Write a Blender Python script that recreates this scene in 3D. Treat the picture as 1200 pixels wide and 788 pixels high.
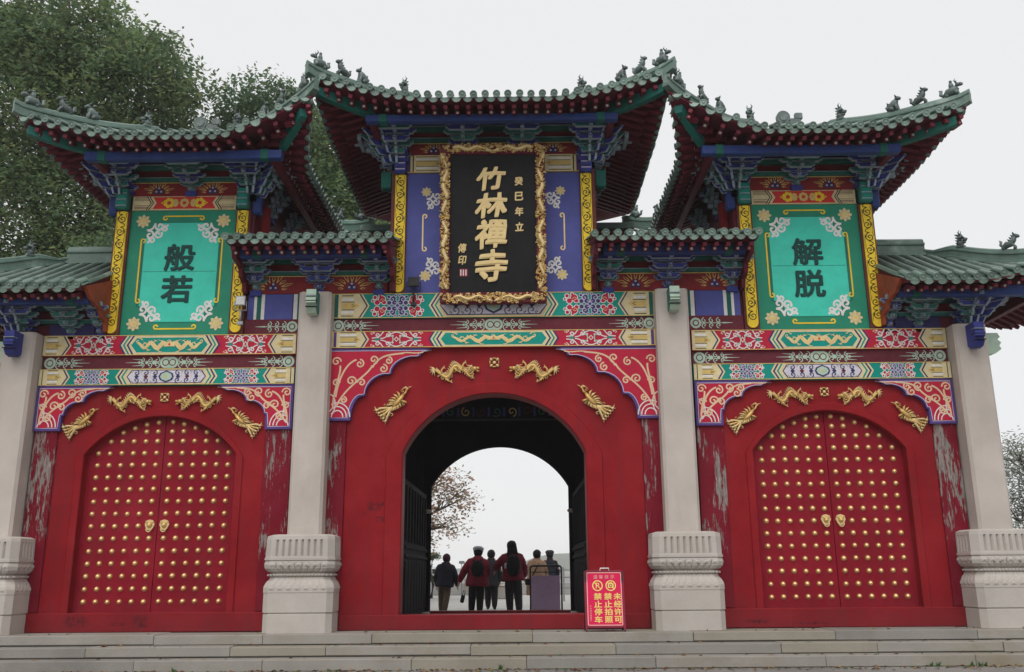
import bpy, bmesh, math, random
from mathutils import Vector, Matrix
R = math.radians
PI = math.pi
random.seed(7)
SC = bpy.context.scene
COL = SC.collection
for o in list(bpy.data.objects):
    bpy.data.objects.remove(o)

# ------------------------------------------------------------------ camera
cam = bpy.data.cameras.new('camera')
cam.sensor_width = 36.0
cam.lens = 36.0 * 1077 / 1200
cam.clip_end = 4000
camo = bpy.data.objects.new('camera', cam)
COL.objects.link(camo)
cr = Vector((0.9999464, 0.00727857, -0.00736404))
cu = Vector((0.00893471, -0.24715839, 0.9689339))
cf = Vector((-0.00523237, 0.96894776, 0.24721017))
camo.matrix_world = Matrix(((cr.x, cu.x, -cf.x, 0.41), (cr.y, cu.y, -cf.y, -16.0), (cr.z, cu.z, -cf.z, 0.941), (0, 0, 0, 1)))
SC.camera = camo

# ------------------------------------------------------------------ world, sun, exposure
SUN_EL, SUN_AZ = R(52), R(-12)          # azimuth from straight behind the camera, negative = from the left
W = bpy.data.worlds.new('World')
SC.world = W
W.use_nodes = True
nt = W.node_tree
for n in list(nt.nodes):
    nt.nodes.remove(n)
sky = nt.nodes.new('ShaderNodeTexSky')
sky.sky_type = 'NISHITA'
sky.sun_disc = False
sky.sun_elevation = SUN_EL
sky.sun_rotation = PI + SUN_AZ * -1
mx = nt.nodes.new('ShaderNodeMix')
mx.data_type = 'RGBA'
mx.inputs[0].default_value = 0.95          # closed cloud deck
mx.inputs[7].default_value = (6.68, 6.71, 6.73, 1)
bg = nt.nodes.new('ShaderNodeBackground')
bg.inputs[1].default_value = 0.1
wo = nt.nodes.new('ShaderNodeOutputWorld')
nt.links.new(sky.outputs[0], mx.inputs[6])
nt.links.new(mx.outputs[2], bg.inputs[0])
nt.links.new(bg.outputs[0], wo.inputs[0])
sl = bpy.data.lights.new('sun', 'SUN')
sl.energy = 1.5
sl.angle = R(50)
sl.color = (1.0, 0.975, 0.94)
so = bpy.data.objects.new('sun', sl)
COL.objects.link(so)
sd = Vector((math.sin(SUN_AZ) * math.cos(SUN_EL), -math.cos(SUN_AZ) * math.cos(SUN_EL), math.sin(SUN_EL)))
so.rotation_euler = (-sd).to_track_quat('-Z', 'Y').to_euler()
so.location = sd * 60
SC.view_settings.view_transform = 'Standard'
SC.view_settings.look = 'None'
SC.view_settings.exposure = 0.4
SC.view_settings.gamma = 1.0
try:
    SC.cycles.use_denoising = True
    SC.cycles.max_bounces = 8
    SC.cycles.volume_bounces = 3
except Exception:
    pass

# ------------------------------------------------------------------ materials
MATS = {}


def s2l(c):
    return tuple(((v / 255) / 12.92 if v / 255 < 0.04045 else ((v / 255 + 0.055) / 1.055) ** 2.4) for v in c)


def nodes(name):
    m = bpy.data.materials.new(name)
    m.use_nodes = True
    t = m.node_tree
    b = t.nodes['Principled BSDF']
    return m, t, b


def N(t, typ, **kw):
    n = t.nodes.new(typ)
    for k, v in kw.items():
        if k.startswith('i'):
            n.inputs[int(k[1:])].default_value = v
        else:
            setattr(n, k, v)
    return n


def ramp(t, fac, stops):
    r = t.nodes.new('ShaderNodeValToRGB')
    e = r.color_ramp.elements
    while len(e) < len(stops):
        e.new(0.5)
    for el, (p, c) in zip(e, stops):
        el.position = p
        el.color = (*c, 1) if len(c) == 3 else c
    t.links.new(fac, r.inputs[0])
    return r.outputs[0]


def noise(t, scale, detail=4, rough=0.6, stretch=None, coord='Object'):
    tc = t.nodes.new('ShaderNodeTexCoord')
    n = t.nodes.new('ShaderNodeTexNoise')
    n.inputs['Scale'].default_value = scale
    n.inputs['Detail'].default_value = detail
    n.inputs['Roughness'].default_value = rough
    if stretch:
        mp = t.nodes.new('ShaderNodeMapping')
        mp.inputs['Scale'].default_value = stretch
        t.links.new(tc.outputs[coord], mp.inputs[0])
        t.links.new(mp.outputs[0], n.inputs[0])
    else:
        t.links.new(tc.outputs[coord], n.inputs[0])
    return n.outputs[0]


def mixc(t, fac, a, b, mode='MIX'):
    m = t.nodes.new('ShaderNodeMix')
    m.data_type = 'RGBA'
    m.blend_type = mode
    for sock, v in ((0, fac), (6, a), (7, b)):
        if isinstance(v, (int, float)):
            m.inputs[sock].default_value = v
        elif isinstance(v, tuple):
            m.inputs[sock].default_value = (*v, 1) if len(v) == 3 else v
        else:
            t.links.new(v, m.inputs[sock])
    return m.outputs[2]


def bump(t, b, h, strength=0.2, dist=0.02):
    n = t.nodes.new('ShaderNodeBump')
    n.inputs['Strength'].default_value = strength
    n.inputs['Distance'].default_value = dist
    t.links.new(h, n.inputs['Height'])
    t.links.new(n.outputs[0], b.inputs['Normal'])


def paint(name, col, rough=0.55, var=0.22, scale=3.0, dirt=0.38, metal=0.0, bmp=0.12, spec=0.16):
    """ordinary weathered paint: slow tint drift, fine grain, a little grime"""
    if name in MATS:
        return MATS[name]
    m, t, b = nodes(name)
    hi = tuple(min(1, c * (1 + var)) for c in col)
    lo = tuple(c * (1 - var) for c in col)
    c1 = ramp(t, noise(t, scale, 6, 0.65), [(0.3, lo), (0.7, hi)])
    if dirt:
        g = ramp(t, noise(t, scale * 4.3, 8, 0.7), [(0.46, (0, 0, 0)), (0.72, (dirt, dirt, dirt))])
        gr = tuple(0.5 * c + 0.5 * d for c, d in zip(col, (0.10, 0.09, 0.08)))
        c1 = mixc(t, g, c1, gr)
    t.links.new(c1, b.inputs['Base Color'])
    b.inputs['Roughness'].default_value = rough
    b.inputs['Metallic'].default_value = metal
    b.inputs['Specular IOR Level'].default_value = spec
    if bmp:
        bump(t, b, noise(t, 45, 5), bmp, 0.01)
    MATS[name] = m
    return m


RED = (0.232, 0.011, 0.016)


def red_wall(name, col, marks=(), peel=0.0):
    """red lacquered render; peel = how much of it has flaked to grey primer; marks = scrubbed dark patches (x, z, half w, half h)"""
    m, t, b = nodes(name)
    c = ramp(t, noise(t, 0.9, 7, 0.68), [(0.28, tuple(v * 0.72 for v in col)), (0.5, col), (0.72, tuple(v * 1.2 + .006 for v in col))])
    st = ramp(t, noise(t, 2.2, 6, 0.65, (2.5, 1, 0.22)), [(0.48, (0, 0, 0)), (0.75, (0.55, 0.55, 0.55))])
    c = mixc(t, st, c, (0.15, 0.022, 0.026))
    st2 = ramp(t, noise(t, 3.1, 8, 0.75, (3.5, 1, 0.12)), [(0.60, (0, 0, 0)), (0.72, (0.35, 0.35, 0.35))])
    c = mixc(t, st2, c, (0.30, 0.055, 0.055))
    sc = ramp(t, noise(t, 9, 8, 0.75, (1, 1, 0.6)), [(0.685, (0, 0, 0)), (0.735, (0.6, 0.6, 0.6))])
    c = mixc(t, sc, c, (0.33, 0.13, 0.13))
    tc = N(t, 'ShaderNodeTexCoord')
    sep = N(t, 'ShaderNodeSeparateXYZ')
    t.links.new(tc.outputs['Object'], sep.inputs[0])
    # drip and splash dirt at the foot
    zr = N(t, 'ShaderNodeMapRange', i1=0.0, i2=0.55, i3=0.75, i4=0.0)
    t.links.new(sep.outputs[2], zr.inputs[0])
    fn = N(t, 'ShaderNodeMath', operation='MULTIPLY')
    t.links.new(zr.outputs[0], fn.inputs[0])
    t.links.new(noise(t, 5, 8, 0.7, (1, 1, 0.5)), fn.inputs[1])
    c = mixc(t, fn.outputs[0], c, (0.12, 0.03, 0.035))
    for (x, z, hw, hh) in marks:
        dx = N(t, 'ShaderNodeMath', operation='SUBTRACT', i1=x)
        t.links.new(sep.outputs[0], dx.inputs[0])
        ax = N(t, 'ShaderNodeMath', operation='ABSOLUTE')
        t.links.new(dx.outputs[0], ax.inputs[0])
        rx = N(t, 'ShaderNodeMapRange', i1=hw * 0.7, i2=hw * 1.1, i3=1.0, i4=0.0)
        t.links.new(ax.outputs[0], rx.inputs[0])
        dz = N(t, 'ShaderNodeMath', operation='SUBTRACT', i1=z)
        t.links.new(sep.outputs[2], dz.inputs[0])
        az = N(t, 'ShaderNodeMath', operation='ABSOLUTE')
        t.links.new(dz.outputs[0], az.inputs[0])
        rz = N(t, 'ShaderNodeMapRange', i1=hh * 0.7, i2=hh * 1.1, i3=1.0, i4=0.0)
        t.links.new(az.outputs[0], rz.inputs[0])
        mu = N(t, 'ShaderNodeMath', operation='MULTIPLY')
        t.links.new(rx.outputs[0], mu.inputs[0])
        t.links.new(rz.outputs[0], mu.inputs[1])
        nn = ramp(t, noise(t, 14, 6, 0.7), [(0.42, (0, 0, 0)), (0.6, (0.75, 0.75, 0.75))])
        mu2 = N(t, 'ShaderNodeMath', operation='MULTIPLY')
        t.links.new(mu.outputs[0], mu2.inputs[0])
        t.links.new(nn, mu2.inputs[1])
        c = mixc(t, mu2.outputs[0], c, (0.035, 0.012, 0.016))
    if peel:
        pz = N(t, 'ShaderNodeMapRange', i1=0.9, i2=1.7, i3=0.02, i4=0.135 * peel)
        t.links.new(sep.outputs[2], pz.inputs[0])
        pn = N(t, 'ShaderNodeMath', operation='ADD')
        t.links.new(pz.outputs[0], pn.inputs[0])
        t.links.new(noise(t, 7.5, 12, 0.78, (2.6, 1, 0.34)), pn.inputs[1])
        lo = N(t, 'ShaderNodeMapRange', i1=0.35, i2=0.65, i3=-0.11, i4=0.085)
        t.links.new(noise(t, 1.15, 3, 0.5, (1.6, 1, 0.8)), lo.inputs[0])
        pl = N(t, 'ShaderNodeMath', operation='ADD')
        t.links.new(pn.outputs[0], pl.inputs[0])
        t.links.new(lo.outputs[0], pl.inputs[1])
        pm = ramp(t, pl.outputs[0], [(0.672, (0, 0, 0)), (0.685, (1, 1, 1))])
        g = ramp(t, noise(t, 16, 6, 0.7, (3, 1, 0.3)), [(0.3, (0.11, 0.09, 0.085)), (0.55, (0.26, 0.225, 0.21)), (0.7, (0.40, 0.36, 0.34))])
        c = mixc(t, pm, c, g)
        rr = N(t, 'ShaderNodeMapRange', i3=0.45, i4=0.85)
        t.links.new(pm, rr.inputs[0])
        t.links.new(rr.outputs[0], b.inputs['Roughness'])
        inv = N(t, 'ShaderNodeMath', operation='SUBTRACT', i0=1.0)
        t.links.new(pm, inv.inputs[1])
        bump(t, b, inv.outputs[0], 0.5, 0.008)
    else:
        b.inputs['Roughness'].default_value = 0.5
        bump(t, b, noise(t, 30, 6, 0.65), 0.12, 0.01)
    b.inputs['Specular IOR Level'].default_value = 0.06
    t.links.new(c, b.inputs['Base Color'])
    return m


def stone(name, col, stain=(0.35, 0.3, 0.22), amount=0.5, speck=0.5, streak=False):
    m, t, b = nodes(name)
    c = ramp(t, noise(t, 1.3, 6, 0.6), [(0.3, tuple(v * 0.86 for v in col)), (0.7, tuple(min(1, v * 1.08) for v in col))])
    c = mixc(t, ramp(t, noise(t, 0.8, 7, 0.7, (1, 1, 0.35) if streak else (0.7, 1, 1.5)), [(0.5, (0, 0, 0)), (0.72, (amount,) * 3)]), c, stain)
    c = mixc(t, ramp(t, noise(t, 120, 3, 0.7), [(0.38, (speck,) * 3), (0.5, (0, 0, 0))]), c, tuple(v * 0.55 for v in col))
    c = mixc(t, ramp(t, noise(t, 5, 8, 0.75), [(0.66, (0, 0, 0)), (0.74, (0.4, 0.4, 0.4))]), c, tuple(v * 0.45 for v in col))
    t.links.new(c, b.inputs['Base Color'])
    b.inputs['Roughness'].default_value = 0.8
    b.inputs['Specular IOR Level'].default_value = 0.25
    bump(t, b, noise(t, 60, 6, 0.7), 0.25, 0.012)
    return m


def glaze(name, col, pale):
    """old green glaze: glossy, washed out and limed in patches"""
    m, t, b = nodes(name)
    c = ramp(t, noise(t, 2.1, 7, 0.7), [(0.3, tuple(v * 0.6 for v in col)), (0.55, col), (0.75, pale)])
    c = mixc(t, ramp(t, noise(t, 14, 7, 0.75), [(0.55, (0, 0, 0)), (0.68, (0.55, 0.55, 0.55))]), c, tuple(0.5 * v for v in pale))
    oi = N(t, 'ShaderNodeObjectInfo')
    hv = N(t, 'ShaderNodeHueSaturation')
    mr = N(t, 'ShaderNodeMapRange', i3=0.72, i4=1.25)
    t.links.new(oi.outputs['Random'], mr.inputs[0])
    t.links.new(mr.outputs[0], hv.inputs['Value'])
    t.links.new(c, hv.inputs['Color'])
    t.links.new(hv.outputs[0], b.inputs['Base Color'])
    b.inputs['Roughness'].default_value = 0.42
    bump(t, b, noise(t, 22, 6, 0.7), 0.25, 0.015)
    return m


def leaf_mat(name, cols, trans=0.25):
    m, t, b = nodes(name)
    g = N(t, 'ShaderNodeNewGeometry')
    c = ramp(t, g.outputs['Random Per Island'], [(i / (len(cols) - 1), k) for i, k in enumerate(cols)])
    big = ramp(t, noise(t, 0.42, 4, 0.6), [(0.35, (0.68, 0.72, 0.74)), (0.65, (1.12, 1.15, 1.08))])
    c = mixc(t, 1.0, c, big, 'MULTIPLY')
    t.links.new(c, b.inputs['Base Color'])
    b.inputs['Roughness'].default_value = 0.6
    b.inputs['Specular IOR Level'].default_value = 0.25
    tr = N(t, 'ShaderNodeBsdfTranslucent')
    t.links.new(c, tr.inputs[0])
    ms = N(t, 'ShaderNodeMixShader', i0=trans)
    t.links.new(b.outputs[0], ms.inputs[1])
    t.links.new(tr.outputs[0], ms.inputs[2])
    t.links.new(ms.outputs[0], t.nodes['Material Output'].inputs[0])
    return m


M_WALL = red_wall('red_wall_paint', RED, [(-1.98 - 0.02, 2.02, 0.17, 0.09), (-1.94, 1.8, 0.09, 0.05), (-2.2, 1.9, 0.05, 0.03)])
M_SILL = red_wall('red_sill_paint', (0.222, 0.011, 0.016), [(-6.9, 0.17, 0.2, 0.09), (-5.85, 0.16, 0.13, 0.1), (-6.2, 0.13, 0.12, 0.03), (4.3, 0.1, 0.2, 0.03), (5.2, 0.07, 0.3, 0.02)])
M_FRAME = red_wall('red_frame_paint', (0.238, 0.0115, 0.0165))
M_POST = red_wall('red_flaking_paint', (0.165, 0.009, 0.02), (), 1.0)
M_DOOR = red_wall('red_door_lacquer', (0.222, 0.009, 0.0205))
M_STONE = stone('pale_granite', (0.50, 0.445, 0.405), (0.36, 0.30, 0.25), 0.6, 0.45, True)
M_BASE = stone('pale_carved_granite', (0.46, 0.42, 0.385), (0.42, 0.37, 0.30), 0.45, 0.35)
M_STEP = stone('grey_step_granite', (0.30, 0.28, 0.252), (0.22, 0.175, 0.10), 0.75, 0.5)
M_STEP2 = stone('ochre_stained_granite', (0.29, 0.262, 0.215), (0.20, 0.19, 0.17), 0.6, 0.5)
M_STEP3 = stone('dark_stained_granite', (0.255, 0.24, 0.22), (0.15, 0.14, 0.125), 0.8, 0.5)
M_TILE = glaze('green_glazed_tile', (0.15, 0.225, 0.19), (0.46, 0.53, 0.49))
M_RIDGE = glaze('green_glazed_ridge', (0.11, 0.185, 0.152), (0.34, 0.42, 0.38))
M_BEAST = glaze('grey_green_glaze', (0.09, 0.125, 0.115), (0.26, 0.30, 0.285))
M_SOFFIT = paint('soffit_red', (0.115, 0.018, 0.032), 0.7, 0.3)
M_RAFT = paint('rafter_red', (0.135, 0.016, 0.03), 0.6, 0.3)
M_MAROON = paint('maroon', (0.12, 0.014, 0.026), 0.5, 0.2)
M_BRED = paint('bracket_red', (0.22, 0.018, 0.022), 0.55, 0.25)
M_BLUE = paint('beam_blue', (0.028, 0.055, 0.20), 0.5, 0.2)
M_NAVY = paint('panel_blue', (0.08, 0.09, 0.31), 0.5, 0.12, dirt=0.12)
M_DNAVY = paint('navy', (0.035, 0.03, 0.12), 0.5)
M_VIO = paint('violet_border', (0.085, 0.045, 0.20), 0.5)
M_TEAL = paint('teal', (0.0, 0.25, 0.2), 0.5, 0.12)
M_TEALB = paint('beam_teal', (0.012, 0.115, 0.095), 0.5, 0.2)
M_GREEN = paint('panel_green', (0.02, 0.23, 0.14), 0.5, 0.12, dirt=0.12)
M_TURQ = paint('panel_turquoise', (0.055, 0.57, 0.43), 0.5, 0.10, dirt=0.12)
M_DGREEN = paint('panel_shade_green', (0.016, 0.15, 0.10), 0.5, 0.12)
M_CHAR = paint('character_green', (0.008, 0.055, 0.05), 0.5)
M_YEL = paint('strip_yellow', (0.80, 0.56, 0.035), 0.5, 0.1)
M_BLACK = paint('black', (0.012, 0.012, 0.014), 0.5)
M_CREAM = paint('cream', (0.66, 0.56, 0.33), 0.55, 0.1)
M_OCHRE = paint('ochre', (0.62, 0.44, 0.15), 0.55, 0.12)
M_WHITE = paint('white', (0.72, 0.70, 0.68), 0.55, 0.08)
M_PINKW = paint('pinkish_white', (0.70, 0.62, 0.62), 0.55, 0.08)
M_CRIM = paint('crimson', (0.44, 0.010, 0.04), 0.5, 0.1)
M_SCAR = paint('scarlet', (0.58, 0.035, 0.03), 0.5, 0.1)
M_JADE = paint('jade', (0.40, 0.52, 0.42), 0.55, 0.1)
M_LAV = paint('lavender', (0.50, 0.46, 0.58), 0.55, 0.1)
M_PEACH = paint('peach_scroll', (0.72, 0.42, 0.30), 0.55, 0.1)
M_OUTL = paint('pale_outline', (0.28, 0.33, 0.38), 0.6, 0.25)
M_BRB = paint('bracket_blue', (0.04, 0.05, 0.24), 0.55, 0.3)
M_BRG = paint('bracket_green', (0.028, 0.165, 0.135), 0.55, 0.3)
M_GOLD = paint('gilt', (0.62, 0.40, 0.14), 0.38, 0.18, 6, 0.35, 0.35)
M_GOLD2 = paint('pale_gilt', (0.70, 0.53, 0.26), 0.42, 0.12, 6, 0.2, 0.2)
M_STUD = paint('brass_stud', (0.83, 0.56, 0.26), 0.30, 0.15, 8, 0.3, 0.6)
M_BOARD = paint('black_lacquer', (0.008, 0.008, 0.009), 0.5, 0.4, 4, 0.1, spec=0.15)
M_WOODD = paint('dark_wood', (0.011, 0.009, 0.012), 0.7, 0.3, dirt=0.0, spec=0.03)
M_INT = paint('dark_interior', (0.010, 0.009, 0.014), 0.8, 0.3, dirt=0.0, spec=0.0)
M_BROWN = paint('brown_board', (0.13, 0.035, 0.03), 0.6, 0.3)
M_RUST = paint('worn_orange_board', (0.30, 0.06, 0.028), 0.7, 0.35, 4, 0.6)
M_STEEL = paint('grey_metal', (0.30, 0.31, 0.33), 0.4, 0.1, metal=0.5)
M_LAMP = paint('lamp_glass', (0.62, 0.63, 0.62), 0.25, 0.05)
M_DSTEEL = paint('dark_metal', (0.03, 0.03, 0.033), 0.45, 0.2, metal=0.3)

# ------------------------------------------------------------------ mesh helpers


class MB:
    def __init__(s):
        s.v, s.f, s.mi, s.mats, s.sm = [], [], [], [], []

    def slot(s, m):
        if m not in s.mats:
            s.mats.append(m)
        return s.mats.index(m)

    def add(s, vs, fs, m, smooth=False):
        b = len(s.v)
        s.v += [tuple(v) for v in vs]
        k = s.slot(m)
        for f in fs:
            s.f.append([b + i for i in f])
            s.mi.append(k)
            s.sm.append(smooth)

    def box(s, a, b, m, bev=0.0):
        x0, y0, z0 = (min(a[i], b[i]) for i in range(3))
        x1, y1, z1 = (max(a[i], b[i]) for i in range(3))
        if bev <= 0:
            vs = [(x0, y0, z0), (x1, y0, z0), (x1, y1, z0), (x0, y1, z0), (x0, y0, z1), (x1, y0, z1), (x1, y1, z1), (x0, y1, z1)]
            s.add(vs, [(0, 3, 2, 1), (4, 5, 6, 7), (0, 1, 5, 4), (1, 2, 6, 5), (2, 3, 7, 6), (3, 0, 4, 7)], m)
        else:
            e = min(bev, (x1 - x0) * .45, (y1 - y0) * .45, (z1 - z0) * .45)
            rings = []
            for z, i in ((z0, e), (z0 + e, 0), (z1 - e, 0), (z1, e)):
                c = e if i == 0 else e
                X0, X1, Y0, Y1 = x0 + i, x1 - i, y0 + i, y1 - i
                q = e * 0.6
                rings.append([(X0 + q, Y0, z), (X1 - q, Y0, z), (X1, Y0 + q, z), (X1, Y1 - q, z), (X1 - q, Y1, z), (X0 + q, Y1, z), (X0, Y1 - q, z), (X0, Y0 + q, z)])
            s.loft(rings, m)

    def loft(s, rings, m, caps=True, smooth=False, closed=True):
        n = len(rings[0])
        vs = [p for r in rings for p in r]
        fs = []
        for i in range(len(rings) - 1):
            for j in range(n if closed else n - 1):
                k = (j + 1) % n
                fs.append((i * n + j, i * n + k, (i + 1) * n + k, (i + 1) * n + j))
        if caps and closed:
            fs.append(tuple(range(n))[::-1])
            fs.append(tuple((len(rings) - 1) * n + j for j in range(n)))
        s.add(vs, fs, m, smooth)

    def tube(s, pts, rad, m, n=6, smooth=True, flat=1.0, up=Vector((0, 0, 1))):
        pts = [Vector(p) for p in pts]
        if isinstance(rad, (int, float)):
            rad = [rad] * len(pts)
        rings = []
        for i, p in enumerate(pts):
            d = (pts[min(i + 1, len(pts) - 1)] - pts[max(i - 1, 0)])
            if d.length < 1e-9:
                d = Vector((0, 0, 1))
            d.normalize()
            a = d.cross(up)
            if a.length < 1e-3:
                a = d.cross(Vector((0, 1, 0)))
            a.normalize()
            b = a.cross(d).normalized()
            rings.append([p + (a * math.cos(2 * PI * k / n) * flat + b * math.sin(2 * PI * k / n)) * rad[i] for k in range(n)])
        s.loft(rings, m, True, smooth)

    def ball(s, c, r, m, nu=8, nv=6, smooth=True):
        if isinstance(r, (int, float)):
            r = (r, r, r)
        rings = []
        for i in range(1, nv):
            t = PI * i / nv
            rings.append([(c[0] + r[0] * math.sin(t) * math.cos(2 * PI * k / nu), c[1] + r[1] * math.sin(t) * math.sin(2 * PI * k / nu), c[2] - r[2] * math.cos(t)) for k in range(nu)])
        s.loft(rings, m, True, smooth)

    def prism(s, pts, y0, y1, m, side=None):
        """pts (x, z) outline, front face at y0 (towards the viewer), back at y1"""
        n = len(pts)
        ar = sum(pts[i][0] * pts[(i + 1) % n][1] - pts[(i + 1) % n][0] * pts[i][1] for i in range(n))
        if ar < 0:
            pts = pts[::-1]
        vs = [(x, y0, z) for x, z in pts] + [(x, y1, z) for x, z in pts]
        s.add(vs, [tuple(range(n))], m)
        s.add(vs, [tuple(range(2 * n - 1, n - 1, -1))] + [(i, i + n, (i + 1) % n + n, (i + 1) % n) for i in range(n)], side or m)

    def mesh(s, name):
        me = bpy.data.meshes.new(name)
        me.from_pydata(s.v, [], s.f)
        for m in s.mats:
            me.materials.append(m)
        me.polygons.foreach_set('material_index', s.mi)
        me.polygons.foreach_set('use_smooth', s.sm)
        me.update()
        return me

    def build(s, name, parent=None, loc=None, **props):
        o = bpy.data.objects.new(name, s.mesh(name))
        COL.objects.link(o)
        if parent is not None:
            o.parent = parent
        if loc:
            o.location = loc
        for k, v in props.items():
            o[k] = v
        return o


def put(me, name, parent, mat4, **props):
    o = bpy.data.objects.new(name, me)
    COL.objects.link(o)
    o.parent = parent
    o.matrix_local = mat4
    for k, v in props.items():
        o[k] = v
    return o


def thing(name, label, cat, loc=(0, 0, 0), group=None, rz=0):
    o = bpy.data.objects.new(name, None)
    COL.objects.link(o)
    o.location = loc
    o.rotation_euler = (0, 0, rz)
    o.empty_display_size = 0.2
    o['label'] = label
    o['category'] = cat
    if group:
        o['group'] = group
    return o


def tag(o, label, cat, group=None):
    o['label'] = label
    o['category'] = cat
    if group:
        o['group'] = group
    return o


def text_mesh(ch, size, extrude=0.01, fat=0.0, mat=None, shear=0.0, brush=False):
    """one character or word as a mesh in the XZ plane facing -y, centred on the origin, scaled to size (w, h);
    fat thickens the strokes by laying shifted copies over one another, brush makes the swelling of a brush stroke"""
    c = bpy.data.curves.new('t', 'FONT')
    c.body = ch
    c.extrude = 0.02
    c.shear = shear
    c.resolution_u = 3
    o = bpy.data.objects.new('t', c)
    COL.objects.link(o)
    dg = bpy.context.evaluated_depsgraph_get()
    src = bpy.data.meshes.new_from_object(o.evaluated_get(dg))
    bpy.data.objects.remove(o)
    co = [v.co.copy() for v in src.vertices]
    fs = [tuple(p.vertices) for p in src.polygons]
    bpy.data.meshes.remove(src)
    xs, ys = [v.x for v in co], [v.y for v in co]
    cx, cy = (min(xs) + max(xs)) / 2, (min(ys) + max(ys)) / 2
    w, h = max(xs) - min(xs), max(ys) - min(ys)
    kx, ky = (size[0] - 2 * fat) / w, (size[1] - 2 * fat) / h
    sh = [(0, 0)]
    if fat:
        for k in range(8):
            a_ = PI / 4 * k
            r = fat * ((1.25 if k % 4 == 1 else .8) if brush else 1.0)
            sh.append((r * math.cos(a_), r * math.sin(a_)))
    V, F = [], []
    for n, (dx, dz) in enumerate(sh):
        b_ = len(V)
        for v in co:
            x, z = (v.x - cx) * kx + dx, (v.y - cy) * ky + dz
            if brush:
                x += .012 * math.sin(9 * z + 5 * x)
                z += .014 * math.sin(8 * x + 1.0) + .05 * x
            V.append((x, (-extrude if v.z > 0 else extrude * .2) - (-.0006 * n if n else .0012), z))
        F += [tuple(b_ + i for i in f) for f in fs]
    me = bpy.data.meshes.new('character')
    me.from_pydata(V, [], F)
    me.materials.append(mat)
    me.update()
    return me


# ------------------------------------------------------------------ flat painted ornament


class Paint:
    """painted ornament on a plane y = y0 facing the viewer; every coat of paint lies 1.5 mm over the one below"""

    def __init__(s, y0, x0=0.0, z0=0.0, flip=1, step=0.0015):
        s.mb, s.y0, s.x0, s.z0, s.flip, s.step, s.k, s.items = MB(), y0, x0, z0, flip, step, 0, []

    def P(s, u, v, l):
        return (s.x0 + s.flip * u, s.y0 - s.step * l - 1.2e-5 * (s.k % 105), s.z0 + v)

    def poly(s, pts, m, l=1):
        n = len(pts)
        ar = sum(pts[i][0] * pts[(i + 1) % n][1] - pts[(i + 1) % n][0] * pts[i][1] for i in range(n)) * s.flip
        if ar < 0:
            pts = pts[::-1]
        s.k += 1
        s.items.append(([s.P(u, v, l) for u, v in pts], [tuple(range(n))], m))

    def rect(s, u0, v0, u1, v1, m, l=1):
        s.poly([(u0, v0), (u1, v0), (u1, v1), (u0, v1)], m, l)

    def disc(s, u, v, r, m, l=1, n=12, ry=None):
        s.poly([(u + r * math.cos(2 * PI * k / n), v + (ry or r) * math.sin(2 * PI * k / n)) for k in range(n)], m, l)

    def stroke(s, pts, w, m, l=1, closed=False):
        n = len(pts)
        if n < 2:
            return
        ws = w if isinstance(w, (list, tuple)) else [w] * n
        L, Rr = [], []
        for i in range(n):
            if closed:
                a, b = pts[i - 1], pts[(i + 1) % n]
            else:
                a, b = pts[max(i - 1, 0)], pts[min(i + 1, n - 1)]
            dx, dy = b[0] - a[0], b[1] - a[1]
            d = math.hypot(dx, dy) or 1
            nx, ny = -dy / d * ws[i] / 2, dx / d * ws[i] / 2
            L.append((pts[i][0] + nx, pts[i][1] + ny))
            Rr.append((pts[i][0] - nx, pts[i][1] - ny))
        s.k += 1
        vs = [s.P(u, v, l) for u, v in L] + [s.P(u, v, l) for u, v in Rr]
        fs = []
        for i in range(n if closed else n - 1):
            j = (i + 1) % n
            f = (i + n, j + n, j, i)
            fs.append(f if s.flip > 0 else f[::-1])
        s.items.append((vs, fs, m))

    def build(s, name, parent, gap=0.05):
        """one mesh per motif: strokes that lie apart become painted patterns of their own"""
        bx = []
        for vs, fs, m in s.items:
            xs, zs = [v[0] for v in vs], [v[2] for v in vs]
            bx.append((min(xs) - gap, max(xs) + gap, min(zs) - gap, max(zs) + gap))
        n = len(bx)
        root = list(range(n))

        def find(i):
            while root[i] != i:
                root[i] = root[root[i]]
                i = root[i]
            return i
        for i in range(n):
            for j in range(i):
                if bx[i][0] < bx[j][1] and bx[j][0] < bx[i][1] and bx[i][2] < bx[j][3] and bx[j][2] < bx[i][3]:
                    root[find(i)] = find(j)
        out = {}
        for i, it in enumerate(s.items):
            out.setdefault(find(i), MB()).add(*it)
        o = None
        for mb in out.values():
            o = mb.build(name, parent)
        return o


def spiral(cx, cz, r, a0, turns=1.3, d=1, n=16, r1=0.12):
    """points from the outside in"""
    out = []
    for i in range(n + 1):
        t = i / n
        a = a0 + d * turns * 2 * PI * t
        q = r * (1 - t * (1 - r1))
        out.append((cx + q * math.cos(a), cz + q * math.sin(a)))
    return out


def arc(cx, cz, rx, rz, a0, a1, n=10):
    return [(cx + rx * math.cos(R(a0 + (a1 - a0) * i / n)), cz + rz * math.sin(R(a0 + (a1 - a0) * i / n))) for i in range(n + 1)]


def bez(p0, p1, p2, p3, n=12):
    out = []
    for i in range(n + 1):
        t = i / n
        q = 1 - t
        out.append(tuple(q ** 3 * a + 3 * q * q * t * b + 3 * q * t * t * c + t ** 3 * d for a, b, c, d in zip(p0, p1, p2, p3)))
    return out
# ================================================================== setting: ground, steps, terrace
def structure(o):
    o['kind'] = 'structure'
    return o


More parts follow.
